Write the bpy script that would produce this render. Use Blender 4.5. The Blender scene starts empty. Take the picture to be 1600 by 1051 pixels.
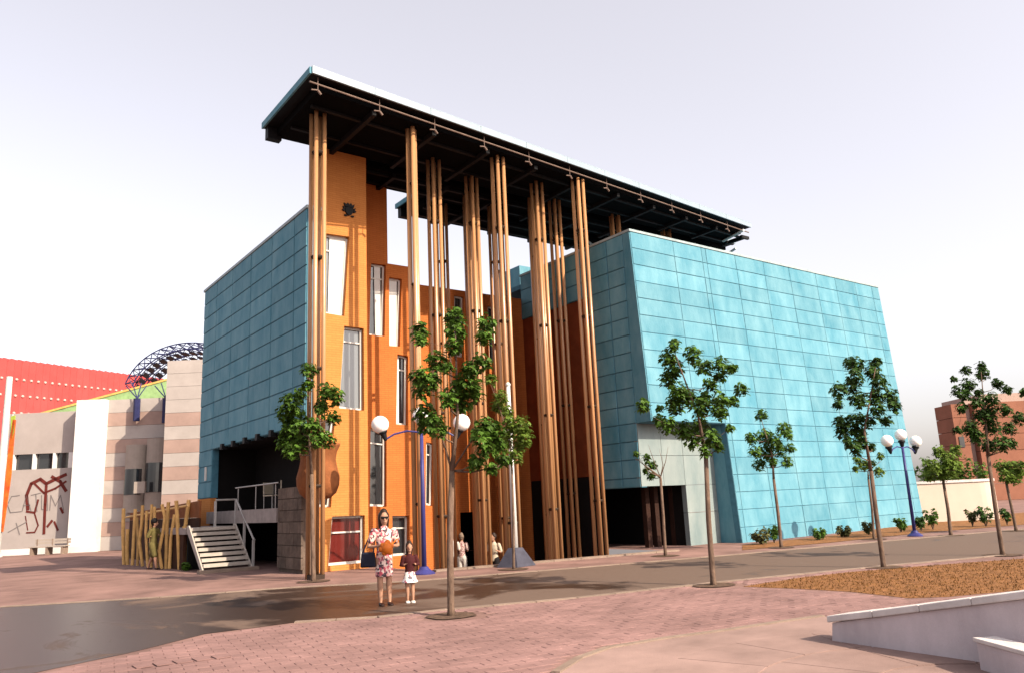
import bpy, bmesh, math, random
from mathutils import Vector, Matrix
random.seed(7)
R = math.radians
scene = bpy.context.scene
col = scene.collection

# ------------------------------------------------------------------ camera
F, EYE = 1235.17, 1.8                      # focal length in pixels of a 1600 px wide frame, eye height
YAW, PIT, ROL = R(53.32), R(11.803), R(-2.574)
cr, sr, cp, sp = math.cos(ROL), math.sin(ROL), math.cos(PIT), math.sin(PIT)
cy, sy = math.cos(YAW), math.sin(YAW)
def c2w(v): return Vector((sy*v[0]+cy*v[1], -cy*v[0]+sy*v[1], v[2]))
RT = c2w((cr, -sr*sp, sr*cp)); UP = c2w((-sr, -cr*sp, cr*cp)); FW = c2w((0, cp, sp))
R0 = c2w((1, 0, 0)); F0 = c2w((0, 1, 0))   # level right / forward
CAM = Vector((0, 0, EYE))
cd = bpy.data.cameras.new('camera'); cam = bpy.data.objects.new('camera', cd); col.objects.link(cam)
cd.sensor_width = 36; cd.lens = F/1600*36; cd.clip_end = 3000; cd.clip_start = .1
m = Matrix((RT, UP, -FW)).transposed().to_4x4(); m.translation = CAM
cam.matrix_world = m; scene.camera = cam
# ------------------------------------------------------------------ light
AZ, EL = R(16), R(37.5)
SUN = Vector((math.sin(AZ)*math.cos(EL), -math.cos(AZ)*math.cos(EL), math.sin(EL)))
sl = bpy.data.lights.new('sun', 'SUN'); so = bpy.data.objects.new('sun', sl); col.objects.link(so)
sl.energy = 5.0; sl.angle = R(.5); sl.color = (1, .86, .67)
so.rotation_euler = SUN.to_track_quat('Z', 'Y').to_euler(); so.location = (20, -20, 40)
w = bpy.data.worlds.new('World'); scene.world = w; w.use_nodes = True
nt = w.node_tree; bg = nt.nodes['Background']
sky = nt.nodes.new('ShaderNodeTexSky'); sky.sky_type = 'NISHITA'; sky.sun_disc = False
sky.sun_elevation = EL; sky.sun_rotation = math.atan2(SUN.x, SUN.y)
sky.air_density = 1.0; sky.dust_density = 3.5; sky.ozone_density = 1.5
hs = nt.nodes.new('ShaderNodeHueSaturation'); hs.inputs['Saturation'].default_value = .46; hs.inputs['Value'].default_value = 1.08
nt.links.new(sky.outputs[0], hs.inputs['Color']); ti = nt.nodes.new('ShaderNodeVectorMath'); ti.operation = 'MULTIPLY'; ti.inputs[1].default_value = (1.06, .995, .975)
hz = nt.nodes.new('ShaderNodeMix'); hz.data_type = 'RGBA'; hz.inputs[0].default_value = .26; hz.inputs[7].default_value = (3.6, 3.4, 3.4, 1)   # even summer haze
nt.links.new(hs.outputs[0], hz.inputs[6]); nt.links.new(hz.outputs[2], ti.inputs[0]); nt.links.new(ti.outputs[0], bg.inputs[0])
bg.inputs[1].default_value = .15
vs = scene.view_settings; vs.view_transform = 'Standard'; vs.look = 'None'; vs.exposure = 1.0; vs.gamma = 1
vs.use_curve_mapping = False

# ------------------------------------------------------------------ measuring: a line of sight met with a plane of the place
def ray(x, y): return RT*(x-800)+UP*(525.5-y)+FW*F
def G(x, y, z=0.): d = ray(x, y); return CAM+d*((z-EYE)/d.z)
def PY(x, y, Y): d = ray(x, y); return CAM+d*(Y/d.y)
def PX(x, y, X): d = ray(x, y); return CAM+d*(X/d.x)
def PD(x, y, D): d = ray(x, y); return CAM+d*(D/d.dot(F0))

# ------------------------------------------------------------------ materials
MATS = {}
KA = .60                                      # albedo scale shared by all painted and mineral surfaces
def mat(name, c, rough=.8, var=.12, scale=3., bump=0., bscale=40., metal=0., c2=None, rnd=0., stretch=(1, 1, 1), spec=.15, trans=0.):
    if not trans: c = tuple(v*KA for v in c); c2 = c2 and tuple(v*KA for v in c2)
    mt = bpy.data.materials.new(name); mt.use_nodes = True; n = mt.node_tree.nodes; l = mt.node_tree.links
    b = n['Principled BSDF']; b.inputs['Roughness'].default_value = rough; b.inputs['Metallic'].default_value = metal
    b.inputs['Specular IOR Level'].default_value = spec
    tc = n.new('ShaderNodeTexCoord'); geo = n.new('ShaderNodeNewGeometry')
    mp = n.new('ShaderNodeMapping'); mp.inputs['Scale'].default_value = stretch; l.new(geo.outputs['Position'], mp.inputs[0])
    nz = n.new('ShaderNodeTexNoise'); nz.inputs['Scale'].default_value = scale; nz.inputs['Detail'].default_value = 6; nz.inputs['Roughness'].default_value = .65
    l.new(mp.outputs[0], nz.inputs[0])
    ra = n.new('ShaderNodeValToRGB'); cc = c2 or tuple(v*(1-2.2*var) for v in c)
    ra.color_ramp.elements[0].position = .3; ra.color_ramp.elements[1].position = .7
    ra.color_ramp.elements[0].color = (*cc, 1); ra.color_ramp.elements[1].color = (*[min(1, v*(1+var)) for v in c], 1)
    l.new(nz.outputs['Fac'], ra.inputs[0]); out = ra.outputs[0]
    if rnd:
        oi = n.new('ShaderNodeObjectInfo'); ad = n.new('ShaderNodeMath'); ad.operation = 'ADD'
        l.new(oi.outputs['Random'], ad.inputs[0]); l.new(geo.outputs['Random Per Island'], ad.inputs[1])
        fr = n.new('ShaderNodeMath'); fr.operation = 'FRACT'; l.new(ad.outputs[0], fr.inputs[0])
        mr = n.new('ShaderNodeMapRange'); mr.inputs[3].default_value = 1-rnd; mr.inputs[4].default_value = 1+rnd*.6; l.new(fr.outputs[0], mr.inputs[0])
        mx = n.new('ShaderNodeVectorMath'); mx.operation = 'SCALE'; l.new(out, mx.inputs[0]); l.new(mr.outputs[0], mx.inputs['Scale']); out = mx.outputs[0]
    l.new(out, b.inputs['Base Color'])
    if bump:
        nb = n.new('ShaderNodeTexNoise'); nb.inputs['Scale'].default_value = bscale; nb.inputs['Detail'].default_value = 4; l.new(mp.outputs[0], nb.inputs[0])
        bp = n.new('ShaderNodeBump'); bp.inputs['Strength'].default_value = bump; bp.inputs['Distance'].default_value = .02
        l.new(nb.outputs['Fac'], bp.inputs['Height']); l.new(bp.outputs[0], b.inputs['Normal'])
    if trans:
        t = n.new('ShaderNodeBsdfTranslucent'); l.new(out, t.inputs[0]); ms = n.new('ShaderNodeMixShader'); ms.inputs[0].default_value = trans
        l.new(b.outputs[0], ms.inputs[1]); l.new(t.outputs[0], ms.inputs[2]); l.new(ms.outputs[0], n['Material Output'].inputs[0])
    MATS[name] = mt; return mt

mat('pink', (.32, .19, .165), .9, .2, .6, .3, 60)
mat('paver', (.34, .20, .185), .9, .15, .7, .35, 70, rnd=.10)
mat('round_slab', (.38, .255, .225), .9, .14, .8, .25, 60, rnd=.06)
mat('kerb', (.34, .25, .20), .85, .1, 4, .3, 50, rnd=.12)
mat('soil', (.32, .145, .055), .95, .22, 5, .8, 30)
mat('pit', (.16, .10, .07), .95, .3, 9, .8, 40)
mat('patina', (.185, .39, .475), .6, .11, 1.4, .3, 25, c2=(.085, .285, .39), rnd=.10, stretch=(1, 1, .45), spec=.06)
mat('patina_core', (.095, .27, .375), .7)
mat('recess', (.31, .355, .35), .6, .12, 1.3, .2, 25, c2=(.21, .28, .29), stretch=(1, 1, .4), rnd=.06)
mat('coping', (.42, .52, .54), .5)
mat('fascia', (.34, .44, .52), .3, .05, 2, rnd=.05, spec=.6)
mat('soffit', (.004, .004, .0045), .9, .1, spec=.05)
mat('steel', (.010, .010, .012), .6)
mat('pipe', (.24, .17, .14), .4)
mat('pole', (.58, .295, .135), .30, .1, 2, .1, 30, rnd=.16, stretch=(1, 1, .15), spec=.5)
mat('clamp', (.05, .03, .02), .6)
mat('white_paint', (.78, .77, .74), .55, .03)
mat('frame', (.80, .76, .70), .5, .03)
mat('sky_reflection', (.86, .85, .82), .6, .02)  # white that stands for bright sky mirrored in the panes
mat('reveal', (.16, .085, .05), .8)
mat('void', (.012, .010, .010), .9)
mat('dark_wall', (.045, .02, .014), .9)
mat('dark_red', (.30, .075, .03), .9, .15, 1.2, spec=.05)  # dark red tone of the court's inner brick wall
mat('clay', (.33, .115, .042), .85, .15, 3, .5, 25)
mat('stone', (.20, .145, .115), .9, .2, 3, .6, 20, rnd=.22)
mat('terrace', (.42, .36, .34), .8)
mat('tread', (.60, .53, .47), .7, .08, 5, rnd=.08)
mat('rail', (.55, .52, .50), .4)
mat('fence_pole', (.88, .52, .19), .6, .15, 4, rnd=.25)
mat('fence_back', (.075, .03, .016), .9, .2)
mat('white_wall', (.95, .92, .90), .85, .05, .6, .2, 15)
mat('grey_wall', (.50, .44, .42), .9, .06, .6, .2, 15)
mat('band_pink', (.50, .35, .30), .85, .08, 1)
mat('band_pale', (.56, .50, .47), .85, .06, 1)
mat('bay', (.47, .40, .35), .7, .05)
mat('graffiti', (.16, .03, .025), .9, .1)
mat('graffiti_thin', (.25, .22, .22), .9, .1)
mat('red_panel', (.56, .085, .08), .6, .08, .5, rnd=.08)
mat('white_lamp', (.85, .55, .50), .5)
mat('green_roof', (.36, .55, .24), .7)
mat('yellow_trim', (.80, .55, .16), .7)
mat('banner', (.75, .22, .03), .7, .2, 1.2, c2=(.75, .05, .02))
mat('banner_green', (.42, .55, .08), .7)
mat('lattice', (.035, .04, .13), .5)
mat('lattice_panel', (.012, .012, .03), .6)
mat('lamp_blue', (.055, .055, .22), .4)
mat('lamp_black', (.015, .015, .018), .5)
mat('tarp', (.07, .07, .10), .6, .15, 6)
mat('bark', (.20, .13, .095), .9, .25, 14, .5, 60, stretch=(1, 1, .3))
mat('far_brick', (.36, .155, .10), .9, .08, .8)
mat('far_pale', (.55, .40, .34), .9, .05)
mat('kiosk', (.74, .62, .52), .8, .04, .7)
mat('low_wall', (.74, .65, .68), .8, .14, 1.1, .25, 60, stretch=(1, 1, .5))
mat('low_coping', (.82, .76, .74), .8, .12, 2.5, .2, 50)
mat('leaf', (.075, .15, .020), .45, .3, 4, trans=.30, rnd=.5)
mat('leaf_dark', (.042, .092, .016), .45, .3, 4, trans=.25, rnd=.5)
mat('leaf_pale', (.13, .20, .03), .5, .25, 4, trans=.35, rnd=.3)
mat('scrub', (.10, .10, .035), .8, .3, 6, trans=.2, rnd=.4)
mat('straw', (.15, .075, .024), .9, .25, 5, trans=.2, rnd=.4)
mat('skin', (.50, .27, .18), .55, .05)
mat('hair', (.035, .018, .012), .5)
mat('hair_grey', (.30, .22, .17), .6)
mat('olive', (.16, .13, .045), .85, .12, 12)
mat('black_cloth', (.014, .012, .014), .85)
mat('maroon', (.065, .012, .014), .8)
mat('white_cloth', (.72, .68, .64), .8, .05)
mat('cream_cloth', (.62, .54, .42), .8, .06)
mat('grey_cloth', (.16, .14, .15), .8)
mat('navy', (.012, .014, .035), .5)
mat('balloon', (.85, .22, .03), .35, .1)
mat('shoe', (.03, .012, .010), .5)
mat('red_sock', (.45, .06, .05), .8)

def new_nodes(name, rough=.8):
    mt = bpy.data.materials.new(name); mt.use_nodes = True; MATS[name] = mt
    n = mt.node_tree.nodes; b = n['Principled BSDF']; b.inputs['Roughness'].default_value = rough
    return mt, n, mt.node_tree.links, b
# orange wall: thin brick courses
mt, n, l, b = new_nodes('orange', .9); b.inputs['Specular IOR Level'].default_value = .06
geo = n.new('ShaderNodeNewGeometry'); sx = n.new('ShaderNodeSeparateXYZ'); l.new(geo.outputs['Position'], sx.inputs[0])
ax = n.new('ShaderNodeMath'); l.new(sx.outputs[0], ax.inputs[0]); l.new(sx.outputs[1], ax.inputs[1])
cx = n.new('ShaderNodeCombineXYZ'); l.new(ax.outputs[0], cx.inputs[0]); l.new(sx.outputs[2], cx.inputs[1])
br = n.new('ShaderNodeTexBrick'); l.new(cx.outputs[0], br.inputs[0]); br.inputs['Scale'].default_value = 1
br.inputs['Brick Width'].default_value = .28; br.inputs['Row Height'].default_value = .075; br.inputs['Mortar Size'].default_value = .006
br.inputs['Color1'].default_value = (.43, .172, .050, 1); br.inputs['Color2'].default_value = (.395, .155, .045, 1); br.inputs['Mortar'].default_value = (.33, .115, .034, 1)
nz = n.new('ShaderNodeTexNoise'); nz.inputs['Scale'].default_value = .9; nz.inputs['Detail'].default_value = 5; l.new(geo.outputs['Position'], nz.inputs[0])
mr = n.new('ShaderNodeMapRange'); mr.inputs[3].default_value = .78; mr.inputs[4].default_value = 1.2; l.new(nz.outputs['Fac'], mr.inputs[0])
mx = n.new('ShaderNodeVectorMath'); mx.operation = 'SCALE'; l.new(br.outputs[0], mx.inputs[0]); l.new(mr.outputs[0], mx.inputs['Scale']); l.new(mx.outputs[0], b.inputs['Base Color'])
bp = n.new('ShaderNodeBump'); bp.inputs['Strength'].default_value = .25; bp.inputs['Distance'].default_value = .01; bp.invert = True; l.new(br.outputs['Fac'], bp.inputs['Height']); l.new(bp.outputs[0], b.inputs['Normal'])
o2 = MATS['orange'].copy(); o2.name = 'orange_shaded'; MATS['orange_shaded'] = o2  # redder, darker copy of orange: the court's shade put into its colour
for nd in o2.node_tree.nodes:
    if nd.type == 'TEX_BRICK':
        nd.inputs['Color1'].default_value = (.40, .125, .034, 1); nd.inputs['Color2'].default_value = (.37, .112, .030, 1); nd.inputs['Mortar'].default_value = (.28, .08, .025, 1)
# asphalt with damp stains
mt, n, l, b = new_nodes('asphalt', .8); b.inputs['Specular IOR Level'].default_value = .2
geo = n.new('ShaderNodeNewGeometry')
nz = n.new('ShaderNodeTexNoise'); nz.inputs['Scale'].default_value = .32; nz.inputs['Detail'].default_value = 9; nz.inputs['Roughness'].default_value = .62; nz.inputs['Distortion'].default_value = .9
l.new(geo.outputs['Position'], nz.inputs[0])
# damp where the ground lies lowest, to the left of the row of trees
gx = n.new('ShaderNodeSeparateXYZ'); l.new(geo.outputs['Position'], gx.inputs[0])
mrx = n.new('ShaderNodeMapRange'); mrx.inputs[1].default_value = 14; mrx.inputs[2].default_value = 5; mrx.inputs[3].default_value = -.12; mrx.inputs[4].default_value = .09; l.new(gx.outputs[0], mrx.inputs[0])
ad = n.new('ShaderNodeMath'); l.new(nz.outputs['Fac'], ad.inputs[0]); l.new(mrx.outputs[0], ad.inputs[1])
ra = n.new('ShaderNodeValToRGB'); ra.color_ramp.elements[0].position = .46; ra.color_ramp.elements[1].position = .54; l.new(ad.outputs[0], ra.inputs[0])
n2 = n.new('ShaderNodeTexNoise'); n2.inputs['Scale'].default_value = 60; n2.inputs['Detail'].default_value = 3; l.new(geo.outputs['Position'], n2.inputs[0])
r2 = n.new('ShaderNodeValToRGB'); r2.color_ramp.elements[0].color = (.068, .045, .035, 1); r2.color_ramp.elements[1].color = (.13, .088, .067, 1); l.new(n2.outputs['Fac'], r2.inputs[0])
mc = n.new('ShaderNodeMix'); mc.data_type = 'RGBA'; l.new(ra.outputs[0], mc.inputs[0]); l.new(r2.outputs[0], mc.inputs[6]); mc.inputs[7].default_value = (.030, .017, .012, 1)
l.new(mc.outputs[2], b.inputs['Base Color'])
mr = n.new('ShaderNodeMapRange'); mr.inputs[3].default_value = .85; mr.inputs[4].default_value = .36; l.new(ra.outputs[0], mr.inputs[0]); l.new(mr.outputs[0], b.inputs['Roughness'])
bp = n.new('ShaderNodeBump'); bp.inputs['Strength'].default_value = .25; bp.inputs['Distance'].default_value = .006; l.new(n2.outputs['Fac'], bp.inputs['Height']); l.new(bp.outputs[0], b.inputs['Normal'])
# glass; the red one has a reflected red building put into its colour
for nm, c, r in (('glass', (.02, .022, .025), .04), ('glass_red_reflection', (.085, .012, .010), .08), ('glass_grey', (.10, .11, .12), .12)):
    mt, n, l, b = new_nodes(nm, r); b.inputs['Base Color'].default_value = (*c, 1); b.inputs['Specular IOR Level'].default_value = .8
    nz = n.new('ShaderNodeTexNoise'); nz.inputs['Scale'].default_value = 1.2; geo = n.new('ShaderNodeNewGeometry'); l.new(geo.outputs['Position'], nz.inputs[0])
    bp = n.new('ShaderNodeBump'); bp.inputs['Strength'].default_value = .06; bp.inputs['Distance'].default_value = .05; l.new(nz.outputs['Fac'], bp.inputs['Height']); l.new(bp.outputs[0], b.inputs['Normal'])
mt, n, l, b = new_nodes('globe', .25); b.inputs['Base Color'].default_value = (.82, .80, .78, 1); b.inputs['Subsurface Weight'].default_value = .2
nz = n.new('ShaderNodeTexNoise'); nz.inputs['Scale'].default_value = 3; ra = n.new('ShaderNodeValToRGB'); ra.color_ramp.elements[0].color = (.74, .71, .69, 1); ra.color_ramp.elements[1].color = (.86, .84, .82, 1); l.new(nz.outputs['Fac'], ra.inputs[0]); l.new(ra.outputs[0], b.inputs['Base Color'])
# printed cloths
def floral(name, cols, scale):
    mt, n, l, b = new_nodes(name, .85)
    tc = n.new('ShaderNodeTexCoord'); vo = n.new('ShaderNodeTexVoronoi'); vo.inputs['Scale'].default_value = scale; l.new(tc.outputs['Object'], vo.inputs[0])
    ra = n.new('ShaderNodeValToRGB'); ra.color_ramp.interpolation = 'CONSTANT'
    sx = n.new('ShaderNodeSeparateColor'); l.new(vo.outputs['Color'], sx.inputs[0]); l.new(sx.outputs[0], ra.inputs[0])
    e = ra.color_ramp.elements
    while len(e) < len(cols): e.new(.5)
    for i, c in enumerate(cols): e[i].position = i/len(cols); e[i].color = (*c, 1)
    l.new(ra.outputs[0], b.inputs['Base Color'])
floral('floral', [(.55, .42, .38), (.40, .06, .09), (.05, .03, .04), (.60, .45, .40), (.30, .10, .12), (.62, .30, .28)], 26)
floral('spotted', [(.70, .66, .62), (.66, .62, .60), (.10, .08, .10), (.70, .66, .62), (.35, .12, .15)], 24)
floral('checked', [(.45, .32, .30), (.20, .09, .09), (.55, .45, .40), (.32, .18, .18)], 26)

# ------------------------------------------------------------------ mesh helpers
ORG = {}                                     # world origin of every unrotated object
class MB:
    def __init__(s): s.v = []; s.f = []
    def add(s, vs, fs):
        k = len(s.v); s.v += [Vector(v) for v in vs]; s.f += [tuple(i+k for i in f) for f in fs]; return s
    def box(s, a, b):
        x0, x1 = sorted((a[0], b[0])); y0, y1 = sorted((a[1], b[1])); z0, z1 = sorted((a[2], b[2]))
        return s.add([(x0, y0, z0), (x1, y0, z0), (x1, y1, z0), (x0, y1, z0), (x0, y0, z1), (x1, y0, z1), (x1, y1, z1), (x0, y1, z1)],
                     [(0, 3, 2, 1), (4, 5, 6, 7), (0, 1, 5, 4), (1, 2, 6, 5), (2, 3, 7, 6), (3, 0, 4, 7)])
    def prism(s, pts, d):                    # polygon extruded by vector d
        d = Vector(d); pts = [Vector(p) for p in pts]; n = len(pts)
        nn = sum(((pts[i]-pts[0]).cross(pts[(i+1) % n]-pts[0]) for i in range(n)), Vector())
        if nn.dot(d) > 0: pts = pts[::-1]
        return s.add(pts+[p+d for p in pts], [tuple(range(n)), tuple(range(2*n-1, n-1, -1))]+[(i, i+n, (i+1) % n+n, (i+1) % n) for i in range(n)])
    def tube(s, pts, rad, seg=8, cap=True):
        pts = [Vector(p) for p in pts]; n = len(pts)
        if not hasattr(rad, '__len__'): rad = [rad]*n
        k = len(s.v); ref = None
        for i, p in enumerate(pts):
            t = (pts[min(i+1, n-1)]-pts[max(i-1, 0)]).normalized()
            if ref is None: ref = Vector((0, 0, 1)).cross(t) if abs(t.z) < .95 else Vector((1, 0, 0)).cross(t)
            a = (ref-t*ref.dot(t)).normalized(); bb = t.cross(a); ref = a
            rr = rad[i] if hasattr(rad[i], '__len__') else (rad[i], rad[i])
            for j in range(seg):
                th = 2*math.pi*j/seg; s.v.append(p+a*(math.cos(th)*rr[0])+bb*(math.sin(th)*rr[1]))
        for i in range(n-1):
            for j in range(seg):
                q = k+i*seg; s.f.append((q+j, q+(j+1) % seg, q+seg+(j+1) % seg, q+seg+j))
        if cap: s.f.append(tuple(range(k+seg-1, k-1, -1))); s.f.append(tuple(range(k+(n-1)*seg, k+n*seg)))
        return s
    def lathe(s, c, prof, seg=20, up=None):   # profile of (radius, height) about the vertical through c
        return s.tube([Vector(c)+(up or Vector((0, 0, 1)))*h for r, h in prof], [max(r, .001) for r, h in prof], seg)
    def sphere(s, c, r, seg=20, sc=(1, 1, 1)):
        n = seg//2; k = []
        c = Vector(c); base = len(s.v)
        for i in range(n+1):
            ph = math.pi*i/n
            for j in range(seg):
                th = 2*math.pi*j/seg; s.v.append(c+Vector((r*sc[0]*math.sin(ph)*math.cos(th), r*sc[1]*math.sin(ph)*math.sin(th), -r*sc[2]*math.cos(ph))))
        for i in range(n):
            for j in range(seg): q = base+i*seg; s.f.append((q+j, q+(j+1) % seg, q+seg+(j+1) % seg, q+seg+j))
        return s
    def build(s, name, material, parent=None, smooth=False, org=None, kind=None, label=None, bevel=0):
        lo = Vector((min(v[i] for v in s.v) for i in range(3))); hi = Vector((max(v[i] for v in s.v) for i in range(3)))
        o = Vector(org) if org is not None else Vector(((lo.x+hi.x)/2, (lo.y+hi.y)/2, lo.z))
        me = bpy.data.meshes.new(name); me.from_pydata([v-o for v in s.v], [], s.f); me.update()
        if smooth: me.polygons.foreach_set('use_smooth', [True]*len(me.polygons))
        me.materials.append(MATS[material]); ob = bpy.data.objects.new(name, me); col.objects.link(ob)
        put(ob, o, parent)
        if bevel:
            bv = ob.modifiers.new('bevel', 'BEVEL'); bv.width = bevel; bv.segments = 2; bv.limit_method = 'ANGLE'
        if smooth == 'auto': pass
        if kind: ob['kind'] = kind
        if label: ob['label'] = label
        return ob
def put(ob, o, parent=None):
    o = Vector(o); ob.location = o; ORG[ob.name] = o
    if parent: ob.parent = parent; ob.matrix_parent_inverse = Matrix.Translation(-ORG[parent.name])
    return ob
def share(name, me, o, parent=None, rz=0, sc=None):
    ob = bpy.data.objects.new(name, me); col.objects.link(ob); put(ob, o, parent)
    if rz: ob.rotation_euler.z = rz
    if sc: ob.scale = sc
    return ob
def mesh_of(mb, name, material, smooth=False):
    me = bpy.data.meshes.new(name); me.from_pydata(mb.v, [], mb.f); me.update(); me.materials.append(MATS[material])
    if smooth: me.polygons.foreach_set('use_smooth', [True]*len(me.polygons))
    return me
def tag(o, label, cat, group=None):
    o['label'] = label; o['category'] = cat
    if group: o['group'] = group
    return o
def empty(name, loc, label, cat, group=None):
    o = bpy.data.objects.new(name, None); col.objects.link(o); o.empty_display_size = .3; put(o, loc); return tag(o, label, cat, group)
def struct(o): o['kind'] = 'structure'; return o
def sheet(name, pts, z, material, parent=None):
    mb = MB(); mb.add([(p[0], p[1], z) for p in pts], [tuple(range(len(pts)))])
    a = sum(pts[i][0]*pts[(i+1) % len(pts)][1]-pts[(i+1) % len(pts)][0]*pts[i][1] for i in range(len(pts)))
    if a < 0: mb.f = [tuple(reversed(f)) for f in mb.f]
    return mb.build(name, material, parent)
def inside(p, poly):
    c = False; j = len(poly)-1
    for i in range(len(poly)):
        a, b = poly[i], poly[j]
        if (a[1] > p[1]) != (b[1] > p[1]) and p[0] < (b[0]-a[0])*(p[1]-a[1])/(b[1]-a[1])+a[0]: c = not c
        j = i
    return c

# ================================================================== SETTING
CZ = -1.0                                      # floor of the sunken entrance court
XB = 20.1                                      # side wall of the right block
hA, hB, hC, hD = (11.75, 20.0), (XB+.05, 18.62), (XB+.05, 27), (11.75, 27)
O = 900
mb = MB(); q = [(-O, -O), (O, -O), (O, O), (-O, O), hA, hB, hC, hD]
mb.add([(x, y, 0) for x, y in q], [(0, 1, 5, 4), (1, 2, 6, 5), (2, 3, 7, 6), (3, 0, 4, 7)])
ground = struct(mb.build('ground', 'pink', org=(0, 0, 0)))
mb = MB(); mb.add([(11.6, 18, CZ), (XB+.3, 18, CZ), (XB+.3, 27, CZ), (11.6, 27, CZ)], [(0, 1, 2, 3)])
struct(mb.build('court_floor', 'pink'))
# road
near = [(-300, 1180), (-60, 1075), (90, 1043), (200, 1020), (320, 990), (460, 972), (590, 964), (700, 952), (900, 934), (1115, 910), (1380, 884), (1567, 867), (1800, 850)]
far = [(1800, 812), (1600, 826), (1440, 840), (1150, 866), (900, 887), (640, 908), (450, 918), (250, 933), (0, 948), (-300, 968)]
road = [G(*p).xy for p in near]+[G(*p).xy for p in far]
asphalt = struct(sheet('asphalt_path', road, .006, 'asphalt'))
def edge_stones(px, wid, ln, parent, z, name='edging_stone', gap=.015):
    pts = [G(*p) for p in px]
    acc = []; 
    for a, b in zip(pts, pts[1:]):
        d = (b-a).length; k = max(1, round(d/ln))
        for i in range(k): acc.append((a.lerp(b, i/k), a.lerp(b, (i+1)/k)))
    me = None
    for a, b in acc:
        L = (b-a).length; c = (a+b)/2
        m2 = MB().box((-L/2+gap/2, -wid/2, 0), (L/2-gap/2, wid/2, z))
        ob = share(name, mesh_of(m2, name, 'kerb'), (c.x, c.y, 0), parent, math.atan2(b.y-a.y, b.x-a.x))
edge_stones([p for p in near if 460 <= p[0] <= 1700], .16, .8, asphalt, .02)
edge_stones([p for p in far[::-1] if 0 <= p[0] <= 1700], .18, 1.2, asphalt, .022)
# round plaza at the right foreground
arc = [(800, 1110), (868, 1051), (905, 1028), (950, 1012), (1040, 997), (1130, 985), (1215, 972), (1285, 962)]
rp = [G(*p).xy for p in arc]+[G(*p).xy for p in ((1500, 985), (1750, 1000), (1900, 1200), (1300, 1400), (900, 1250))]
rplaza = struct(sheet('round_plaza', rp, .004, 'round_slab'))
# dry grass and bare soil
grass_px = [(1160, 916), (1250, 902), (1330, 893), (1440, 884), (1600, 872), (1800, 858), (1800, 900), (1600, 921), (1480, 932), (1420, 934), (1330, 924), (1240, 919)]
grass_poly = [G(*p).xy for p in grass_px]
struct(sheet('soil_patch', grass_poly, .005, 'soil', ground))
bed_px = [(1160, 851), (1300, 836), (1447, 815), (1600, 800), (1700, 792), (1700, 812), (1600, 819), (1440, 832), (1300, 847), (1160, 859)]
sheet('planting_bed', [G(*p).xy for p in bed_px], .012, 'soil', ground)
# stalks of dry grass
mb = MB(); n = 0
bx = [min(p[0] for p in grass_poly), max(p[0] for p in grass_poly), min(p[1] for p in grass_poly), max(p[1] for p in grass_poly)]
bx[1] = min(bx[1], 26)
while n < 16000:
    x = random.uniform(bx[0], bx[1]); y = random.uniform(bx[2], bx[3]); n += 1
    if not inside((x, y), grass_poly): continue
    h = random.uniform(.01, .045); a = random.uniform(0, 6.28); wd = random.uniform(.004, .012); ln = Vector((math.cos(a), math.sin(a), 0))*random.uniform(0, .05)
    p = Vector((x, y, .005)); s_ = Vector((-ln.y, ln.x, 0)).normalized()*wd if ln.length > 1e-4 else Vector((wd, 0, 0))
    mb.add([p-s_, p+s_, p+ln+Vector((0, 0, h))], [(0, 1, 2)])
g_ = mb.build('dry_grass', 'straw', kind='stuff'); tag(g_, 'short straw-coloured dry grass behind the low white wall', 'grass')
# pavers in running courses along the street
sd = Vector((.985, -.17, 0)).normalized(); sn = Vector((-sd.y, sd.x, 0))
PL, PW = .30, .15
pits = [G(*p) for p in ((705, 962), (1115, 914))]
cand = []
for j in range(-24, 90):
    for i in range(-32, 86):
        c = sd*(i*PL+(j % 2)*PL/2)+sn*(j*PW)+Vector((0, 3.6, 0))
        d = c.dot(F0)
        if d < 6.2 or d > 19: continue
        q = c-CAM; a = q.dot(FW); px, py = 800+F*q.dot(RT)/a, 525.5-F*q.dot(UP)/a
        if not (-60 < px < 1700 and py < 1110): continue
        cs = [c+sd*u+sn*v for u in (-.16, .16) for v in (-.085, .085)]
        if any(inside(p, road) or inside(p, rp) or inside(p, grass_poly) for p in cs): continue
        if any((c-t).length < .62 for t in pits): continue
        if (c-Vector((0, 0, 0))).y > 13.2: continue
        cand.append((d, c))
cand.sort(key=lambda t: t[0])
pm = MB().add([(-PL/2+.001, -PW/2+.001, 0), (PL/2-.001, -PW/2+.001, 0), (PL/2-.001, PW/2-.001, 0), (-PL/2+.001, PW/2-.001, 0),
               (-PL/2+.005, -PW/2+.005, .008), (PL/2-.005, -PW/2+.005, .008), (PL/2-.005, PW/2-.005, .008), (-PL/2+.005, PW/2-.005, .008)],
              [(4, 5, 6, 7), (0, 1, 5, 4), (1, 2, 6, 5), (2, 3, 7, 6), (3, 0, 4, 7)])
pme = mesh_of(pm, 'paver', 'paver'); rz = math.atan2(sd.y, sd.x)
for d, c in cand[:300]: 
    o_ = share('paver', pme, (c.x, c.y, random.uniform(-.003, .002)), ground, rz)
mb = MB(); rot = Matrix.Rotation(rz, 3, 'Z')
for d, c in cand[300:]:
    dz = random.uniform(-.003, .002); mb.add([rot @ v+Vector((c.x, c.y, dz)) for v in pm.v], pm.f)
mb.build('paver_field', 'paver', ground, kind='stuff')
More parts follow.
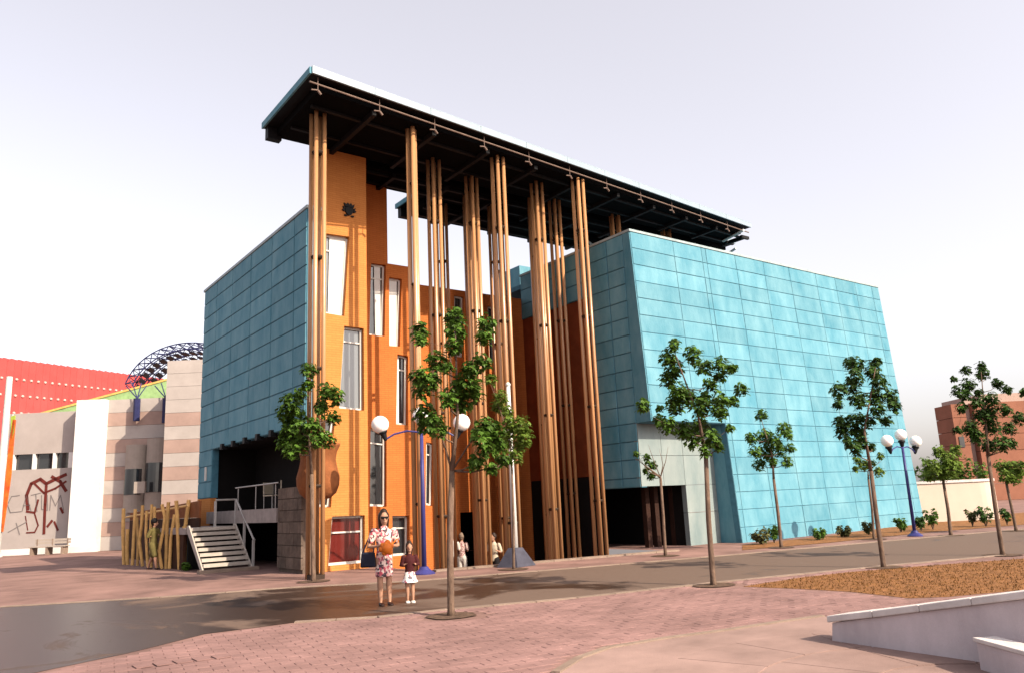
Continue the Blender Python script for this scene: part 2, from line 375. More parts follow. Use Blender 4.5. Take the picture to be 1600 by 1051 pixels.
# slabs of the round plaza: rings about a centre out to the right
rc = G(1560, 1075)
rad0 = (Vector(rp[3]).to_3d()-Vector((rc.x, rc.y, 0))).length
k = 0
for ring in range(0, 5):
    r1 = rad0-ring*1.05-.03; r0 = r1-1.02
    if r0 < .3: break
    ns = max(8, int(2*math.pi*r1/1.1))
    for s_ in range(ns):
        a0 = 2*math.pi*s_/ns; a1 = 2*math.pi*(s_+1)/ns; am = (a0+a1)/2
        c = Vector((rc.x+math.cos(am)*(r0+r1)/2, rc.y+math.sin(am)*(r0+r1)/2, 0)); d = c.dot(F0)
        q = c-CAM; a = q.dot(FW)
        if a < 3: continue
        px, py = 800+F*q.dot(RT)/a, 525.5-F*q.dot(UP)/a
        if not (780 < px < 1700 and py < 1120): continue
        ga = .006
        pts = [(rc.x+math.cos(t)*r_, rc.y+math.sin(t)*r_, .004) for r_, t in ((r0, a0+ga/r0), (r1, a0+ga/r1), (r1, (a0+a1)/2), (r1, a1-ga/r1), (r0, a1-ga/r0), (r0, (a0+a1)/2))]
        if not all(inside(p, rp) for p in pts): continue
        MB().prism(pts, (0, 0, .010)).build('slab', 'round_slab', rplaza)
# light curved border of the round plaza
pts = [G(*p) for p in arc]
for a, b in zip(pts[1:], pts[2:]):
    nrm = Vector((-(b-a).y, (b-a).x, 0)).normalized()*.05
    MB().prism([a-nrm, b-nrm, b+nrm, a+nrm], (0, 0, .02)).build('border_stone', 'kerb', rplaza)
# drain covers in the near paving
for px, py, wd in ((285, 1034, .55),):
    c = G(px, py); d_ = MB()
    for u in range(5): 
        o1 = c+sd*(u-2)*wd*.42; d_.box((o1.x-wd*.17, o1.y-.13, .012), (o1.x+wd*.17, o1.y+.13, .022))
    d_.build('drain_cover', 'paver', ground)
# kerb of the court
kpx = [(Vector((*hA, 0)), Vector((*hB, 0)))]
a, b = kpx[0]
for i in range(9):
    p, q_ = a.lerp(b, i/9), a.lerp(b, (i+1)/9-.002); d = (b-a).normalized(); nn = Vector((-d.y, d.x, 0))*.28
    MB().prism([p+nn*.02, q_+nn*.02, q_-nn, p-nn], (0, 0, .05)).build('kerb_stone', 'kerb', ground)
mb = MB(); mb.prism([a+Vector((0, .01, CZ)), b+Vector((0, .01, CZ)), b+Vector((0, .01, 0)), a+Vector((0, .01, 0))], (0, -.05, 0)); mb.build('court_edge', 'kerb', ground)

# ================================================================== PAVILION
pav = empty('pavilion', (15, 26, 0), 'orange and blue patinated pavilion with black roof on tall bundled poles', 'building')
def frame_part(name, origin, ux, uy, material, mb):     # a wall in its own frame: x along, y outward, z up the face
    uz = ux.cross(uy)
    me = mesh_of(mb, name, material); ob = bpy.data.objects.new(name, me); col.objects.link(ob)
    M = Matrix((ux, uy, uz)).transposed().to_4x4(); M.translation = origin
    ob.parent = pav; ob.matrix_basis = Matrix.Translation(-ORG[pav.name]) @ M
    return ob
def panels(wall, us, vs, material, skip=lambda u, v: False, gap=.014, thick=.03, gapu=None):
    cache = {}
    for i in range(len(us)-1):
        for j in range(len(vs)-1):
            uc, vc = (us[i]+us[i+1])/2, (vs[j]+vs[j+1])/2
            if skip(uc, vc): continue
            du, dv = us[i+1]-us[i], vs[j+1]-vs[j]; key = (round(du, 3), round(dv, 3))
            if key not in cache:
                a, b, e = du/2-(gapu or gap), dv/2-gap, .012
                mb = MB().add([(-a, 0, -b), (a, 0, -b), (a, 0, b), (-a, 0, b), (-a+e, thick, -b+e), (a-e, thick, -b+e), (a-e, thick, b-e), (-a+e, thick, b-e)],
                              [(7, 6, 5, 4), (4, 5, 1, 0), (5, 6, 2, 1), (6, 7, 3, 2), (7, 4, 0, 3)])
                cache[key] = mesh_of(mb, 'panel', material)
            ob = bpy.data.objects.new('panel', cache[key]); col.objects.link(ob); ob.parent = wall
            ob.location = (uc, random.uniform(0, .006), vc); ob.rotation_euler = (random.gauss(0, .0025), 0, random.gauss(0, .0025))
def skin(mb, us, vs, skip):                              # backing plate with holes left out
    for i in range(len(us)-1):
        for j in range(len(vs)-1):
            if not skip((us[i]+us[i+1])/2, (vs[j]+vs[j+1])/2): mb.box((us[i], -.25, vs[j]), (us[i+1], 0, vs[j+1]))
    return mb
# ---- left block, face X = 9.3, seen in shade
XL, ZT = 9.3, 11.4
ys = [23.25]+sorted(PX(x, 635, XL).y for x in (334.6, 359, 388.6, 422, 458))+[34.9]
us = ys; OP0, OP1, OPZ = 23.25, ys[-3]+.35, 4.28
rows = [2.5+i*(ZT-2.5)/14 for i in range(15)]
OPZ = rows[3]; OP1 = ys[-2]
sk = lambda u, v: u < OP1 and v < OPZ
# frame: x along +Y, y outward (-X)
wl = frame_part('blue_wall', Vector((XL, 0, 0)), Vector((0, 1, 0)), Vector((-1, 0, 0)), 'patina_core', skin(MB(), us, rows, sk))
panels(wl, us, rows, 'patina', sk, gapu=.03)
MB().box((XL-.06, 23.2, ZT), (XL+.5, 35, ZT+.1)).build('coping', 'coping', pav)
MB().box((XL+.26, 34.6, 0), (11.3, 34.9, ZT-.05)).build('rear_wall', 'patina_core', pav)
MB().box((XL+.05, 23.6, ZT-.3), (11.3, 34.6, ZT-.1)).build('block_roof', 'patina_core', pav)
# orange plinth under the blue wall
MB().box((XL-.02, OP1, 0), (XL+.2, 34.9, 2.49)).build('plinth', 'orange', pav)
# the dark opening: back, ceiling, brackets
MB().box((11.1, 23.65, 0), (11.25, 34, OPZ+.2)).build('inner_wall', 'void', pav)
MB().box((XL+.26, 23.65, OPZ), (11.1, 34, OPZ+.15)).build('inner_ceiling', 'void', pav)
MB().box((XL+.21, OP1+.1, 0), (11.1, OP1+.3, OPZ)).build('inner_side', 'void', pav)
for i in range(6):
    y = 24.6+i*1.35
    if y < OP1: MB().box((XL-.14, y, OPZ-.12), (XL+.1, y+.22, OPZ+.1)).build('bracket', 'steel', pav)
MB().box((XL-.08, 33.6, 3.2), (XL-.04, 33.8, 3.75)).build('wall_sign', 'white_paint', pav)
# ---- right block, battered front
YB, YT, ZB, ZR = 18.9, 19.5, -.1, 11.3
uy = Vector((0, -(ZR-ZB), YT-YB)).normalized()
top_px = [1050, 1101, 1147, 1191, 1231, 1272.5, 1303, 1334, 1360]
xs = [XB]
for x in top_px: xs.append(PY(x, 363+(x-988)*.2193, YT).x)
XE = PY(1371, 447, YT).x; 
if XE-xs[-1] > .4: xs.append(XE)
xs = sorted(xs)
Lf = math.hypot(YT-YB, ZR-ZB)
uxr = Vector((-1, 0, 0))
# frame x runs -X so that x cross y = up
us = sorted([XE-x for x in xs]+[0] if False else [-(x) for x in xs])
rows = [i*Lf/18 for i in range(19)]
REC_X = PY(1142, 740, 19.1).x; REC_V = rows[7]
us = sorted(set(us+[-REC_X]))
us = [u for i, u in enumerate(us) if u == -REC_X or abs(u+REC_X) > .25 or u == -XB]
sk = lambda u, v: -u < REC_X and v < REC_V
wr = frame_part('blue_wall', Vector((0, YB, ZB)), Vector((-1, 0, 0)), uy, 'patina_core', skin(MB(), us, rows, sk))
panels(wr, us, rows, 'patina', sk, gap=.007, thick=.018)
REC_Z = ZB+REC_V*(ZR-ZB)/Lf
RECY = 19.85
# side wall of the right block, face X = XB, in shade
yj = [19.3+i*1.33 for i in range(6)]
yj[0] = RECY
rows2 = [ZB+i*(ZR-ZB)/18 for i in range(19)]
OZ = rows2[4]-.32
rows2b = [OZ]+rows2[4:]
# frame x runs along +Y, outward -X
yj = [RECY, 20.75, 21.95]
YI = 26.2; ZI = rows2[15]
sk2 = lambda u, v: u > 21.95 and v < ZI
yjj = yj+[23.3, 24.7, YI]
ws = frame_part('blue_wall', Vector((XB, 0, 0)), Vector((0, 1, 0)), Vector((-1, 0, 0)), 'patina_core', skin(MB(), yjj, rows2b, sk2))
panels(ws, yjj, rows2b, 'patina', sk2, gapu=.022)
MB().box((XB+.03, 21.96, OZ+.5), (XB+.26, YI-.01, ZI-.002)).build('inner_brick_wall', 'dark_red', pav)
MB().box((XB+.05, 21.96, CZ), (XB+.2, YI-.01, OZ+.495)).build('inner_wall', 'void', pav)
# wedge of side wall between recess line and battered front, above the recess
def yfront(z): return YB+(YT-YB)*(z-ZB)/(ZR-ZB)
mb = MB().prism([(XB-.03, yfront(REC_Z)+.002, REC_Z), (XB-.03, RECY-.005, REC_Z), (XB-.03, RECY-.005, ZR), (XB-.03, YT+.002, ZR)], (.28, 0, 0)); mb.build('corner_panel', 'patina', pav)
MB().box((XB-.05, YT-.05, ZR), (XE, YT+.45, ZR+.09)).build('coping', 'coping', pav)
MB().box((XB-.05, YT+.45, ZR), (XB+.45, YI, ZR+.09)).build('coping', 'coping', pav)
MB().box((XB+.3, YT+.3, ZR-.4), (XE-.1, 29, ZR-.2)).build('block_roof', 'patina_core', pav)
MB().prism([(XE, YB+.03, ZB), (XE, YT+.03, ZR), (XE, 29, ZR), (XE, 29, ZB)], (-.3, 0, 0)).build('end_wall', 'patina', pav)
# recess: lit back wall with an opening, soffit, right reveal
OX = PY(1073, 782, RECY).x; OZR = OZ
for (x0, x1, z0, z1) in ((XB-.02, (XB+OX)/2, OZR+.02, 3.2), ((XB+OX)/2, OX, OZR+.02, 3.2), (OX, REC_X, ZB, 1.15), (OX, REC_X, 1.15, OZR+.02), (OX, REC_X, OZR+.02, 3.2), (XB-.02, (XB+OX)/2, 3.2, REC_Z), ((XB+OX)/2, OX, 3.2, REC_Z), (OX, REC_X, 3.2, REC_Z)):
    MB().box((x0+.008, RECY-.012, z0+.008), (x1-.008, RECY+.2, z1-.008)).build('recess_panel', 'recess', pav)
MB().box((XB+.02, yfront(REC_Z)+.03, REC_Z-.02), (REC_X, RECY+.2, REC_Z)).build('recess_soffit', 'patina_core', pav)
MB().prism([(REC_X+.001, YB+.03, ZB), (REC_X+.001, yfront(REC_Z)+.03, REC_Z), (REC_X+.001, RECY+.2, REC_Z), (REC_X+.001, RECY+.2, ZB)], (.15, 0, 0)).build('recess_reveal', 'patina', pav)
MB().box((OX+.1, RECY+.2, ZB), (OX+.3, 25, 3)).build('inner_wall', 'void', pav)
MB().box((XB, 25, CZ), (OX+.3, 25.2, 3)).build('inner_wall', 'void', pav)
MB().box((XB+.26, RECY+.21, OZ+.05), (OX+.1, 25, OZ+.2)).build('inner_ceiling', 'void', pav)
for x in (XB+.9, XB+1.35, XB+2.3): MB().box((x, 20.6, 0), (x+.2, 20.8, OZ)).build('inner_post', 'dark_wall', pav)

# ---- orange walls
Y1, Y2, Y3 = 23.3, 25.3, 26.2
XT = PY(574, 600, Y1).x; X2 = PY(638, 440, Y2).x
ZU = 13.62                                   # underside of the roof
def wall_with_holes(name, x0, x1, z0, z1, Y, holes, th=.3, material='orange'):
    """front face sheet with polygonal holes and splayed sides, a real wall th thick; holes = list of 4 (x,z) corners clockwise from top left"""
    mb = MB()
    bps = sorted({x0, x1} | {p[0] for h in holes for p in h})
    def cut(h, x):                                   # z range of a convex hole at x
        zs = []
        for k in range(4):
            a, b = h[k], h[(k+1) % 4]
            if abs(a[0]-b[0]) < 1e-9:
                if abs(a[0]-x) < 1e-6: zs += [a[1], b[1]]
            elif min(a[0], b[0])-1e-9 <= x <= max(a[0], b[0])+1e-9: zs.append(a[1]+(b[1]-a[1])*(x-a[0])/(b[0]-a[0]))
        return min(zs), max(zs)
    for xa, xb in zip(bps, bps[1:]):
        if xb-xa < 1e-5: continue
        xm = (xa+xb)/2; act = []
        for h in holes:
            if min(p[0] for p in h) < xm < max(p[0] for p in h): act.append((cut(h, xa+1e-7), cut(h, xb-1e-7)))
        act.sort(key=lambda t: t[0][0]); la, lb = z0, z0
        for (a0, a1), (b0, b1) in act+[((z1, z1), (z1, z1))]:
            if a0-la > 1e-5 or b0-lb > 1e-5: mb.add([(xa, Y, la), (xb, Y, lb), (xb, Y, b0), (xa, Y, a0)], [(0, 1, 2, 3)])
            la, lb = a1, b1
    # outer sides
    mb.add([(x0, Y, z0), (x0, Y, z1), (x0, Y+th, z1), (x0, Y+th, z0)], [(0, 1, 2, 3)])
    mb.add([(x1, Y, z0), (x1, Y, z1), (x1, Y+th, z1), (x1, Y+th, z0)], [(3, 2, 1, 0)])
    mb.add([(x0, Y, z1), (x1, Y, z1), (x1, Y+th, z1), (x0, Y+th, z1)], [(0, 1, 2, 3)])
    for h in holes:
        for i in range(4):
            a, b = h[i], h[(i+1) % 4]
            mb.add([(a[0], Y, a[1]), (b[0], Y, b[1]), (b[0], Y+th, b[1]), (a[0], Y+th, a[1])], [(0, 1, 2, 3), ])
    return mb.build(name, material, pav)
def quad(px, Y): return [(PY(x, y, Y).x, PY(x, y, Y).z) for x, y in px]
def lerp2(a, b, t): return (a[0]+(b[0]-a[0])*t, a[1]+(b[1]-a[1])*t)
def window(q, Y, bars=(.18,), glass='glass', white=None, depth=.22, fw=.07):
    """q: TL, TR, BR, BL; recessed glass, white frame, optional white panel between two positions along the width (top0, top1, bottom0, bottom1)"""
    c = (sum(p[0] for p in q)/4, sum(p[1] for p in q)/4)
    root = MB().prism([(x, Y+depth, z) for x, z in q], (0, .04, 0)).build('window', glass, pav)
    def bar(a, b, wdt, y0=Y+depth-.07, th=.09, nm='frame', m='frame'):
        a, b = Vector((a[0], 0, a[1])), Vector((b[0], 0, b[1])); d = (b-a).normalized(); n_ = Vector((-d.z, 0, d.x))*wdt/2
        MB().prism([a-n_+Vector((0, y0, 0)), b-n_+Vector((0, y0, 0)), b+n_+Vector((0, y0, 0)), a+n_+Vector((0, y0, 0))], (0, th, 0)).build(nm, m, root)
    ins = [lerp2(p, c, .0) for p in q]
    k = fw/2
    TL, TR, BR, BL = [(q[0][0]+k, q[0][1]-k), (q[1][0]-k, q[1][1]-k), (q[2][0]-k, q[2][1]+k), (q[3][0]+k, q[3][1]+k)]
    e = .003
    bar((TL[0]+k, TL[1]), (TR[0]-k, TR[1]), fw); bar((BL[0]+k, BL[1]), (BR[0]-k, BR[1]), fw*1.2); bar(TL, BL, fw, Y+depth-.073, .094); bar(TR, BR, fw, Y+depth-.073, .094)
    for t in bars: bar(lerp2(TL, BL, t), lerp2(TR, BR, t), fw*.7, Y+depth-.05, .06)
    if white:
        a0, a1, b0, b1 = white
        p = [lerp2(TL, TR, a0), lerp2(TL, TR, a1), lerp2(BL, BR, b1), lerp2(BL, BR, b0)]
        MB().prism([(x, Y+depth-.045, z) for x, z in p], (0, .02, 0)).build('sky_reflection', 'sky_reflection', root)  # sky reflection painted as a white panel before the glass
    return root
def px_windows(Y, lst):
    qs = [quad(w_[0], Y) for w_ in lst]
    return qs
W1 = [([(504, 364), (546, 370), (538, 494), (502, 488)], dict(bars=(.19,), white=(.32, .99, .36, .99), glass='glass_grey')),
      ([(538, 509), (571, 513), (569, 641), (530, 637)], dict(bars=(.17,), glass='glass_grey')),
      ([(500, 653), (524, 655), (521, 679), (497, 677)], dict(bars=())),
      ([(498, 768), (519, 769), (517, 792), (497, 791)], dict(bars=())),
      ([(519, 806), (570, 804), (570, 888), (513, 890)], dict(bars=(.33,), glass='glass_red_reflection'))]
W2 = [([(580, 411), (603, 414), (601, 525), (577, 523)], dict(bars=(.19,), white=(.3, .78, .52, .95))),
      ([(608, 433), (628, 436), (625, 541), (608.5, 540)], dict(bars=(), white=(.02, .8, .02, .98))),
      ([(621, 553), (638, 556), (637, 664), (619, 662)], dict(bars=(.2,), white=(0, .3, 0, .42))),
      ([(579, 668), (604, 671), (604, 791), (578, 790)], dict(bars=(.18,), white=None)),
      ([(613, 805), (639, 805), (639, 879), (614, 880)], dict(bars=(.3,), white=None))]
q1 = [quad(w_[0], Y1) for w_ in W1]; q2 = [quad(w_[0], Y2) for w_ in W2]
for q_ in q1:
    q_[:] = [(min(max(x, 9.66), XT-.12), max(z, .16)) for x, z in q_]
wall_with_holes('orange_wall', 9.6, XT, -.05, ZU+.3, Y1, q1)
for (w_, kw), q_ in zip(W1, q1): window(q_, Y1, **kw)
MB().box((XT-.3, Y1+.31, -.05), (XT, Y2-.002, ZU+.3)).build('return_wall', 'orange_shaded', pav)
X2a = PY(605, 350, Y2).x
for q_ in q2: q_[:] = [(min(max(x, XT+.06), X2-.06), max(z, .15)) for x, z in q_]
ZP = PY(607, 412, Y2).z
wall_with_holes('shaded_orange_wall', XT, X2, CZ, ZP, Y2, q2, material='orange_shaded')
MB().box((XT, Y2, ZP+.002), (X2a, Y2+.3, ZU+.3)).build('shaded_orange_wall', 'orange_shaded', pav)
for (w_, kw), q_ in zip(W2, q2): window(q_, Y2, **kw)
W3 = [([(666, 690), (676, 692), (675, 790), (665, 788)], {}), ([(710, 462), (724, 464), (723, 558), (709, 556)], {}), ([(762, 478), (775, 480), (777, 567), (765, 566)], {}),
      ([(814, 481), (832, 483), (830, 569), (819, 567)], dict(bars=(.2,))), ([(874, 504), (887, 506), (886, 541), (875, 540)], dict(bars=()))]
q3 = [quad(w_[0], Y3) for w_ in W3]
for q_ in q3: q_[:] = [(min(max(x, X2+.1), 20.0), z) for x, z in q_]
def door_px(x0, x1, y0, y1):
    a, b = PY(x0, y0, Y3), PY(x1, y0, Y3); return [(a.x, a.z), (b.x, a.z), (b.x, CZ+.02), (a.x, CZ+.02)]
D3 = [door_px(719, 745, 800, 890), door_px(832, 848, 590, 890), door_px(876, 906, 585, 890)]
D3[2] = [(min(x, 19.95), z) for x, z in D3[2]]
wall_with_holes('shaded_orange_wall', X2-.3, XB+.26, CZ, ZP-.35, Y3, q3+D3, material='orange_shaded')
for (w_, kw), q_ in zip(W3, q3): window(q_, Y3, depth=.15, **kw)
MB().box((X2-.3, Y2+.31, CZ), (X2, Y3-.002, ZP)).build('return_wall', 'orange_shaded', pav)
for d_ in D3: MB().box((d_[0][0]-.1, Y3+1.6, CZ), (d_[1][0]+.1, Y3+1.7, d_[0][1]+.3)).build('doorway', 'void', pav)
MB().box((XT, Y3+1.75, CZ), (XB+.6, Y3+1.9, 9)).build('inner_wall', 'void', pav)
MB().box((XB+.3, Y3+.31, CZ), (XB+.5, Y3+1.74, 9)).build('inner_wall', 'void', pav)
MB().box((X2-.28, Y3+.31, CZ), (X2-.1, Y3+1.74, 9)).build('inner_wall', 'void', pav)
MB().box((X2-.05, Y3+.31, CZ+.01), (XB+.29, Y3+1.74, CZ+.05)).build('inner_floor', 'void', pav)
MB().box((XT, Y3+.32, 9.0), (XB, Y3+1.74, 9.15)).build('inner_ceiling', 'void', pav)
# side of the court under the tower
MB().box((11.75, 20.05, CZ), (11.8, Y2, -.01)).build('court_side', 'kerb', pav)
# blue block behind the court
a_, b_ = PY(812, 428, 31), PY(850, 430, 31)
MB().box((a_.x, 31, 0), (a_.x+6, 33, PY(830, 418, 31).z)).build('rear_block', 'patina', pav)
# ---- crest on the orange tower: shield, crown and two supporters in relief
c = PY(545, 328, Y1); em = MB(); y0, yy = Y1-.06, .058
sh = lambda pts: em.prism([(c.x+x*.8, y0, c.z+z*.8) for x, z in pts], (0, yy, 0))
sh([(-.17, .08), (.17, .08), (.17, -.12), (.1, -.22), (0, -.28), (-.1, -.22), (-.17, -.12)])
sh([(-.2, .1), (.2, .1), (.24, .26), (.13, .19), (.07, .29), (0, .2), (-.07, .29), (-.13, .19), (-.24, .26)])
sh([(-.19, -.1), (-.19, .05), (-.29, .1), (-.25, -.02), (-.33, -.06), (-.24, -.12)]); sh([(.19, -.1), (.24, -.12), (.33, -.06), (.25, -.02), (.29, .1), (.19, .05)])
sh([(-.22, -.25), (-.07, -.27), (-.09, -.32), (-.2, -.32)]); sh([(.07, -.27), (.22, -.25), (.2, -.32), (.09, -.32)])
em.build('crest', 'steel', pav)
# ---- pot-shaped clay bay on the corner
c = PY(497, 740, 22.25); prof_px = [(781, .10), (778, .42), (770, .62), (758, .72), (745, .74), (732, .66), (718, .60), (706, .64), (697, .74), (693, .76), (693.5, .66)]
MB().lathe((c.x, c.y, 0), [(r*.84, PY(497, y, c.y).z) for y, r in prof_px], 28).build('pot_bay', 'clay', pav, smooth=True)
# ---- stone pier
pier = MB().box((XL-.06, 23.25, 0), (XL+.25, 25.2, 2.55)).build('stone_pier', 'stone', pav)
for j in range(7):
    z0, z1 = .12+j*.35, .12+(j+1)*.35-.02; y = 23.23; off = (j % 2)*.3
    while y < 25.15:
        y1 = min(y+.62-(off if y < 23.3 else 0), 25.22)
        if y1-y > .08: MB().box((XL-.12, y+.01, z0), (XL-.05, y1-.01, z1)).build('stone_block', 'stone', pier)
        y = y1
# ---- roof in three stepped strips
def strip(x0, yf0, x1, yf1, yb, z0=13.9, z1=14.1, rail=False, nfas=10):
    poly = [(x0, yf0), (x1, yf1), (x1, yb), (x0, yb)]
    root = MB().prism([(x, y, z0+.02) for x, y in poly], (0, 0, z1-z0-.03)).build('roof', 'steel', pav)
    ins = [(x0+.35, yf0+.35), (x1-.3, yf1+.35), (x1-.3, yb-.15), (x0+.35, yb-.15)]
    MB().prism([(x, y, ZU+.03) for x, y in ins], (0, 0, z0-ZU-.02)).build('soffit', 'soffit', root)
    A, B = Vector((x0, yf0, 0)), Vector((x1, yf1, 0)); d = (B-A)/nfas; n_ = Vector((d.y, -d.x, 0)).normalized()
    for i in range(nfas):
        p, q_ = A+d*i, A+d*(i+1)-d.normalized()*.012
        MB().prism([p+Vector((0, 0, z0)), q_+Vector((0, 0, z0)), q_+Vector((0, 0, z1)), p+Vector((0, 0, z1))], n_*.06).build('fascia_panel', 'fascia', root)
        MB().prism([p+n_*.062+Vector((0, 0, z1)), q_+n_*.062+Vector((0, 0, z1)), q_+Vector((0, .25, z1)), p+Vector((0, .25, z1))], Vector((0, 0, .025))).build('roof_edge', 'fascia', root)
        if rail:
            e0, e1 = p-n_*.12, q_-n_*.12
            MB().tube([e0+Vector((0, 0, z0-.2)), e1+Vector((0, 0, z0-.2))], .028, 8).build('rail', 'pipe', root)
            s_ = p-n_*.1+d.normalized()*.25
            sp_ = MB(); sp_.tube([s_+Vector((0, 0, z0+.0)), s_+Vector((0, 0, z0-.42))], .012, 6); sp_.tube([s_+Vector((0, 0, z0-.40)), s_+d.normalized()*.1+Vector((0, 0, z0-.50))], .035, 8)
            sp_.tube([s_+Vector((0, 0, z0-.40))-d.normalized()*.02, s_-d.normalized()*.2+Vector((0, 0, z0-.44))], .022, 8); sp_.build('spotlight', 'pipe', root)
    ny = max(2, int((yb-yf0)/1.2))
    for i in range(ny):
        p, q_ = yf0+(yb-yf0)*i/ny, yf0+(yb-yf0)*(i+1)/ny-.012
        MB().box((x0-.06, p, z0), (x0, q_, z1)).build('fascia_panel', 'patina', root)  # left edge coloured teal, so its shade is painted in
    MB().box((x0+.05, yb-.32, ZU-.12), (x0+.5, yb-.06, z0)).build('corner_bracket', 'steel', root)
    k = int((x1-x0)/2.25)
    for i in range(1, k+1):
        x = x0+i*2.25; yf = yf0+(yf1-yf0)*(x-x0)/(x1-x0)
        MB().box((x-.07, yf+.4, ZU-.14), (x+.07, yb-.2, ZU+.028)).build('beam', 'steel', root)
    for t in (.3, .7):
        ya, yb_ = yf0+(yb-yf0)*t, yf1+(yb-yf1)*t; a = Vector((x0+.5, ya, ZU-.05)); b = Vector((x1+.15, yb_, ZU-.05))
        MB().prism([a, b, b+Vector((0, 0, .075)), a+Vector((0, 0, .075))], (0, .12, 0)).build('purlin', 'steel', root)
    return root
ca, ce = G(487, 105, 14.1), G(1172, 350, 14.1)
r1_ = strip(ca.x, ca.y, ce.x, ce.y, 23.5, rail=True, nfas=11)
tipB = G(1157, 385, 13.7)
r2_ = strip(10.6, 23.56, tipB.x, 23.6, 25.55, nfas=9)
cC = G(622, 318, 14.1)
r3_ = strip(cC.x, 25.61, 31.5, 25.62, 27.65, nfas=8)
# sloping tie bars at the open right end
for (p, q_) in (((1130, 377), (1162, 360)), ((1137, 397), (1150, 388)), ((917, 377), (930, 386))):
    z = 13.55; a, b = G(*p, z), G(*q_, z); MB().tube([a, b], .06, 8).build('tie_bar', 'white_paint', r1_)
for yy_ in (22.0, 22.9):
    MB().box((ce.x-.2, yy_, ZU-.12), (ce.x+.35, yy_+.12, ZU+.02)).build('beam_end', 'steel', r1_)
# ---- bundled poles
pole_me = {}
def column(x, y, zt=ZU+.05, zb=CZ, rot=0., n=4, sp_=.20, rp_=.064):
    root = MB().box((x-.2, y-.2, zb), (x+.2, y+.2, zb+.12)).build('column', 'clamp', pav)
    key = (round(zt-zb, 2), rp_)
    if key not in pole_me:
        pole_me[key] = mesh_of(MB().tube([(0, 0, 0), (0, 0, zt-zb)], rp_, 14), 'pole', 'pole', True)
    offs = [(math.cos(rot+2*math.pi*i/n)*sp_, math.sin(rot+2*math.pi*i/n)*sp_) for i in range(n)]
    for dx, dy in offs: share('pole', pole_me[key], (x+dx, y+dy, zb), root)
    z = zb+2.0+((x*7) % 1)*1.2
    while z < zt-.6:
        for (ax_, ay_), (bx_, by_) in zip(offs, offs[1:]+offs[:1]):
            mb = MB().tube([(x+ax_*.82, y+ay_*.82, z), (x+bx_*.82, y+by_*.82, z)], .05, 6)
            mb.build('clamp', 'clamp', root)
        z += 3.3
    return root
for (px, py, zb, rt_) in ((497, 180, 0, .93), (643, 203, CZ, 2.4), (777, 248, CZ, .93), (902, 283, CZ, .93),
                     (677, 252, CZ, .93), (736, 277, CZ, 1.1), (838, 288, CZ, .85)):
    p = G(px, py, ZU)
    if px == 643: column(p.x, p.y, zb=zb, rot=rt_, n=3, sp_=.125, rp_=.074)
    else: column(p.x, p.y, zb=zb, rot=rt_)
for (x, y, rt_) in ((16.25, 24.2, .9), (17.6, 24.5, .7), (18.75, 23.3, .93), (19.55, 23.0, .93), (15.9, 25.75, .8), (19.5, 24.3, .5), (18.3, 25.2, .3), (17.0, 25.4, .6)):
    column(x, y, rot=rt_)
for (px, py) in ((960, 338), (1040, 362)):
    p = G(px, py, ZU); column(p.x, p.y, zb=ZR, rot=.3)

# ================================================================== STAIRS, TERRACE, FENCE
SX0, SX1, SY0, SZ = 7.5, 9.12, 27.35, .165
st = empty('entrance_stairs', ((SX0+SX1)/2, SY0+.9, 0), 'pale open-riser stairs with white handrail, left of the stone pier', 'stairs')
for i in range(8):
    y = SY0+.08+i*.235; z = .1+SZ*(i+.35)
    MB().box((SX0+.06, y, z), (SX1-.05, y+.3, z+.105)).build('tread', 'tread', st)
for x in (SX0, SX1-.045):
    MB().prism([(x, SY0-.12, 0), (x, SY0+.15, 0), (x, SY0+2.05, 1.3), (x, SY0+2.05, 1.5), (x, SY0+1.85, 1.5)], (.045, 0, 0)).build('stringer', 'tread', st)
MB().prism([(SX1+.002, SY0+.02, 0), (SX1+.002, SY0+.1, 0), (SX1+.002, SY0+.1, .95), (SX1+.002, SY0+.02, .95)], (.07, 0, 0)).build('post', 'rail', st)
for i, (y, z) in enumerate(((SY0+1.0, .7), (SY0+2.0, 1.42))): MB().box((SX1+.002, y, z-.2), (SX1+.07, y+.08, z+.9)).build('post', 'rail', st)
MB().box((SX1-.72, SY0+2.0, 1.4), (SX1-.65, SY0+2.08, 2.3)).build('post', 'rail', st)
MB().tube([(SX1+.04, SY0-.02, .95), (SX1+.04, SY0+.06, .97), (SX1+.04, SY0+2.04, 2.34), (SX1-.68, SY0+2.04, 2.34)], .035, 8).build('handrail', 'rail', st)
MB().box((SX0+.95, SY0+.6, .3), (SX0+1.05, SY0+1.9, 1.2)).build('bearer', 'stone', st) if False else None
MB().box((7.3, 26.9, 0), (9.2, 27.22, .1)).build('base_kerb', 'kerb', st)
te = empty('raised_terrace', (8.4, 30.5, 0), 'grey raised terrace with metal railing under the blue wall opening', 'terrace')
MB().box((7.45, SY0+2.06, 1.2), (9.1, 33, 1.42)).build('landing', 'terrace', te)
MB().box((XL-.16, 25.25, 1.5), (11.05, OP1, 1.95)).build('slab', 'terrace', te)
for y in (25.5, 27.4, 29.3): MB().tube([(XL-.1, y, 1.95), (XL-.1, y, 2.75)], .018, 8).build('rail_post', 'rail', te)
MB().tube([(XL-.1, 25.3, 2.75), (XL-.1, 29.6, 2.75)], .024, 8).build('handrail', 'rail', te)
MB().box((7.5, 29.8, 0), (7.6, 33, 1.19)).build('support_wall', 'fence_back', te)
MB().box((7.61, 29.6, 0), (9.2, 29.75, 1.19)).build('support_wall', 'void', te)
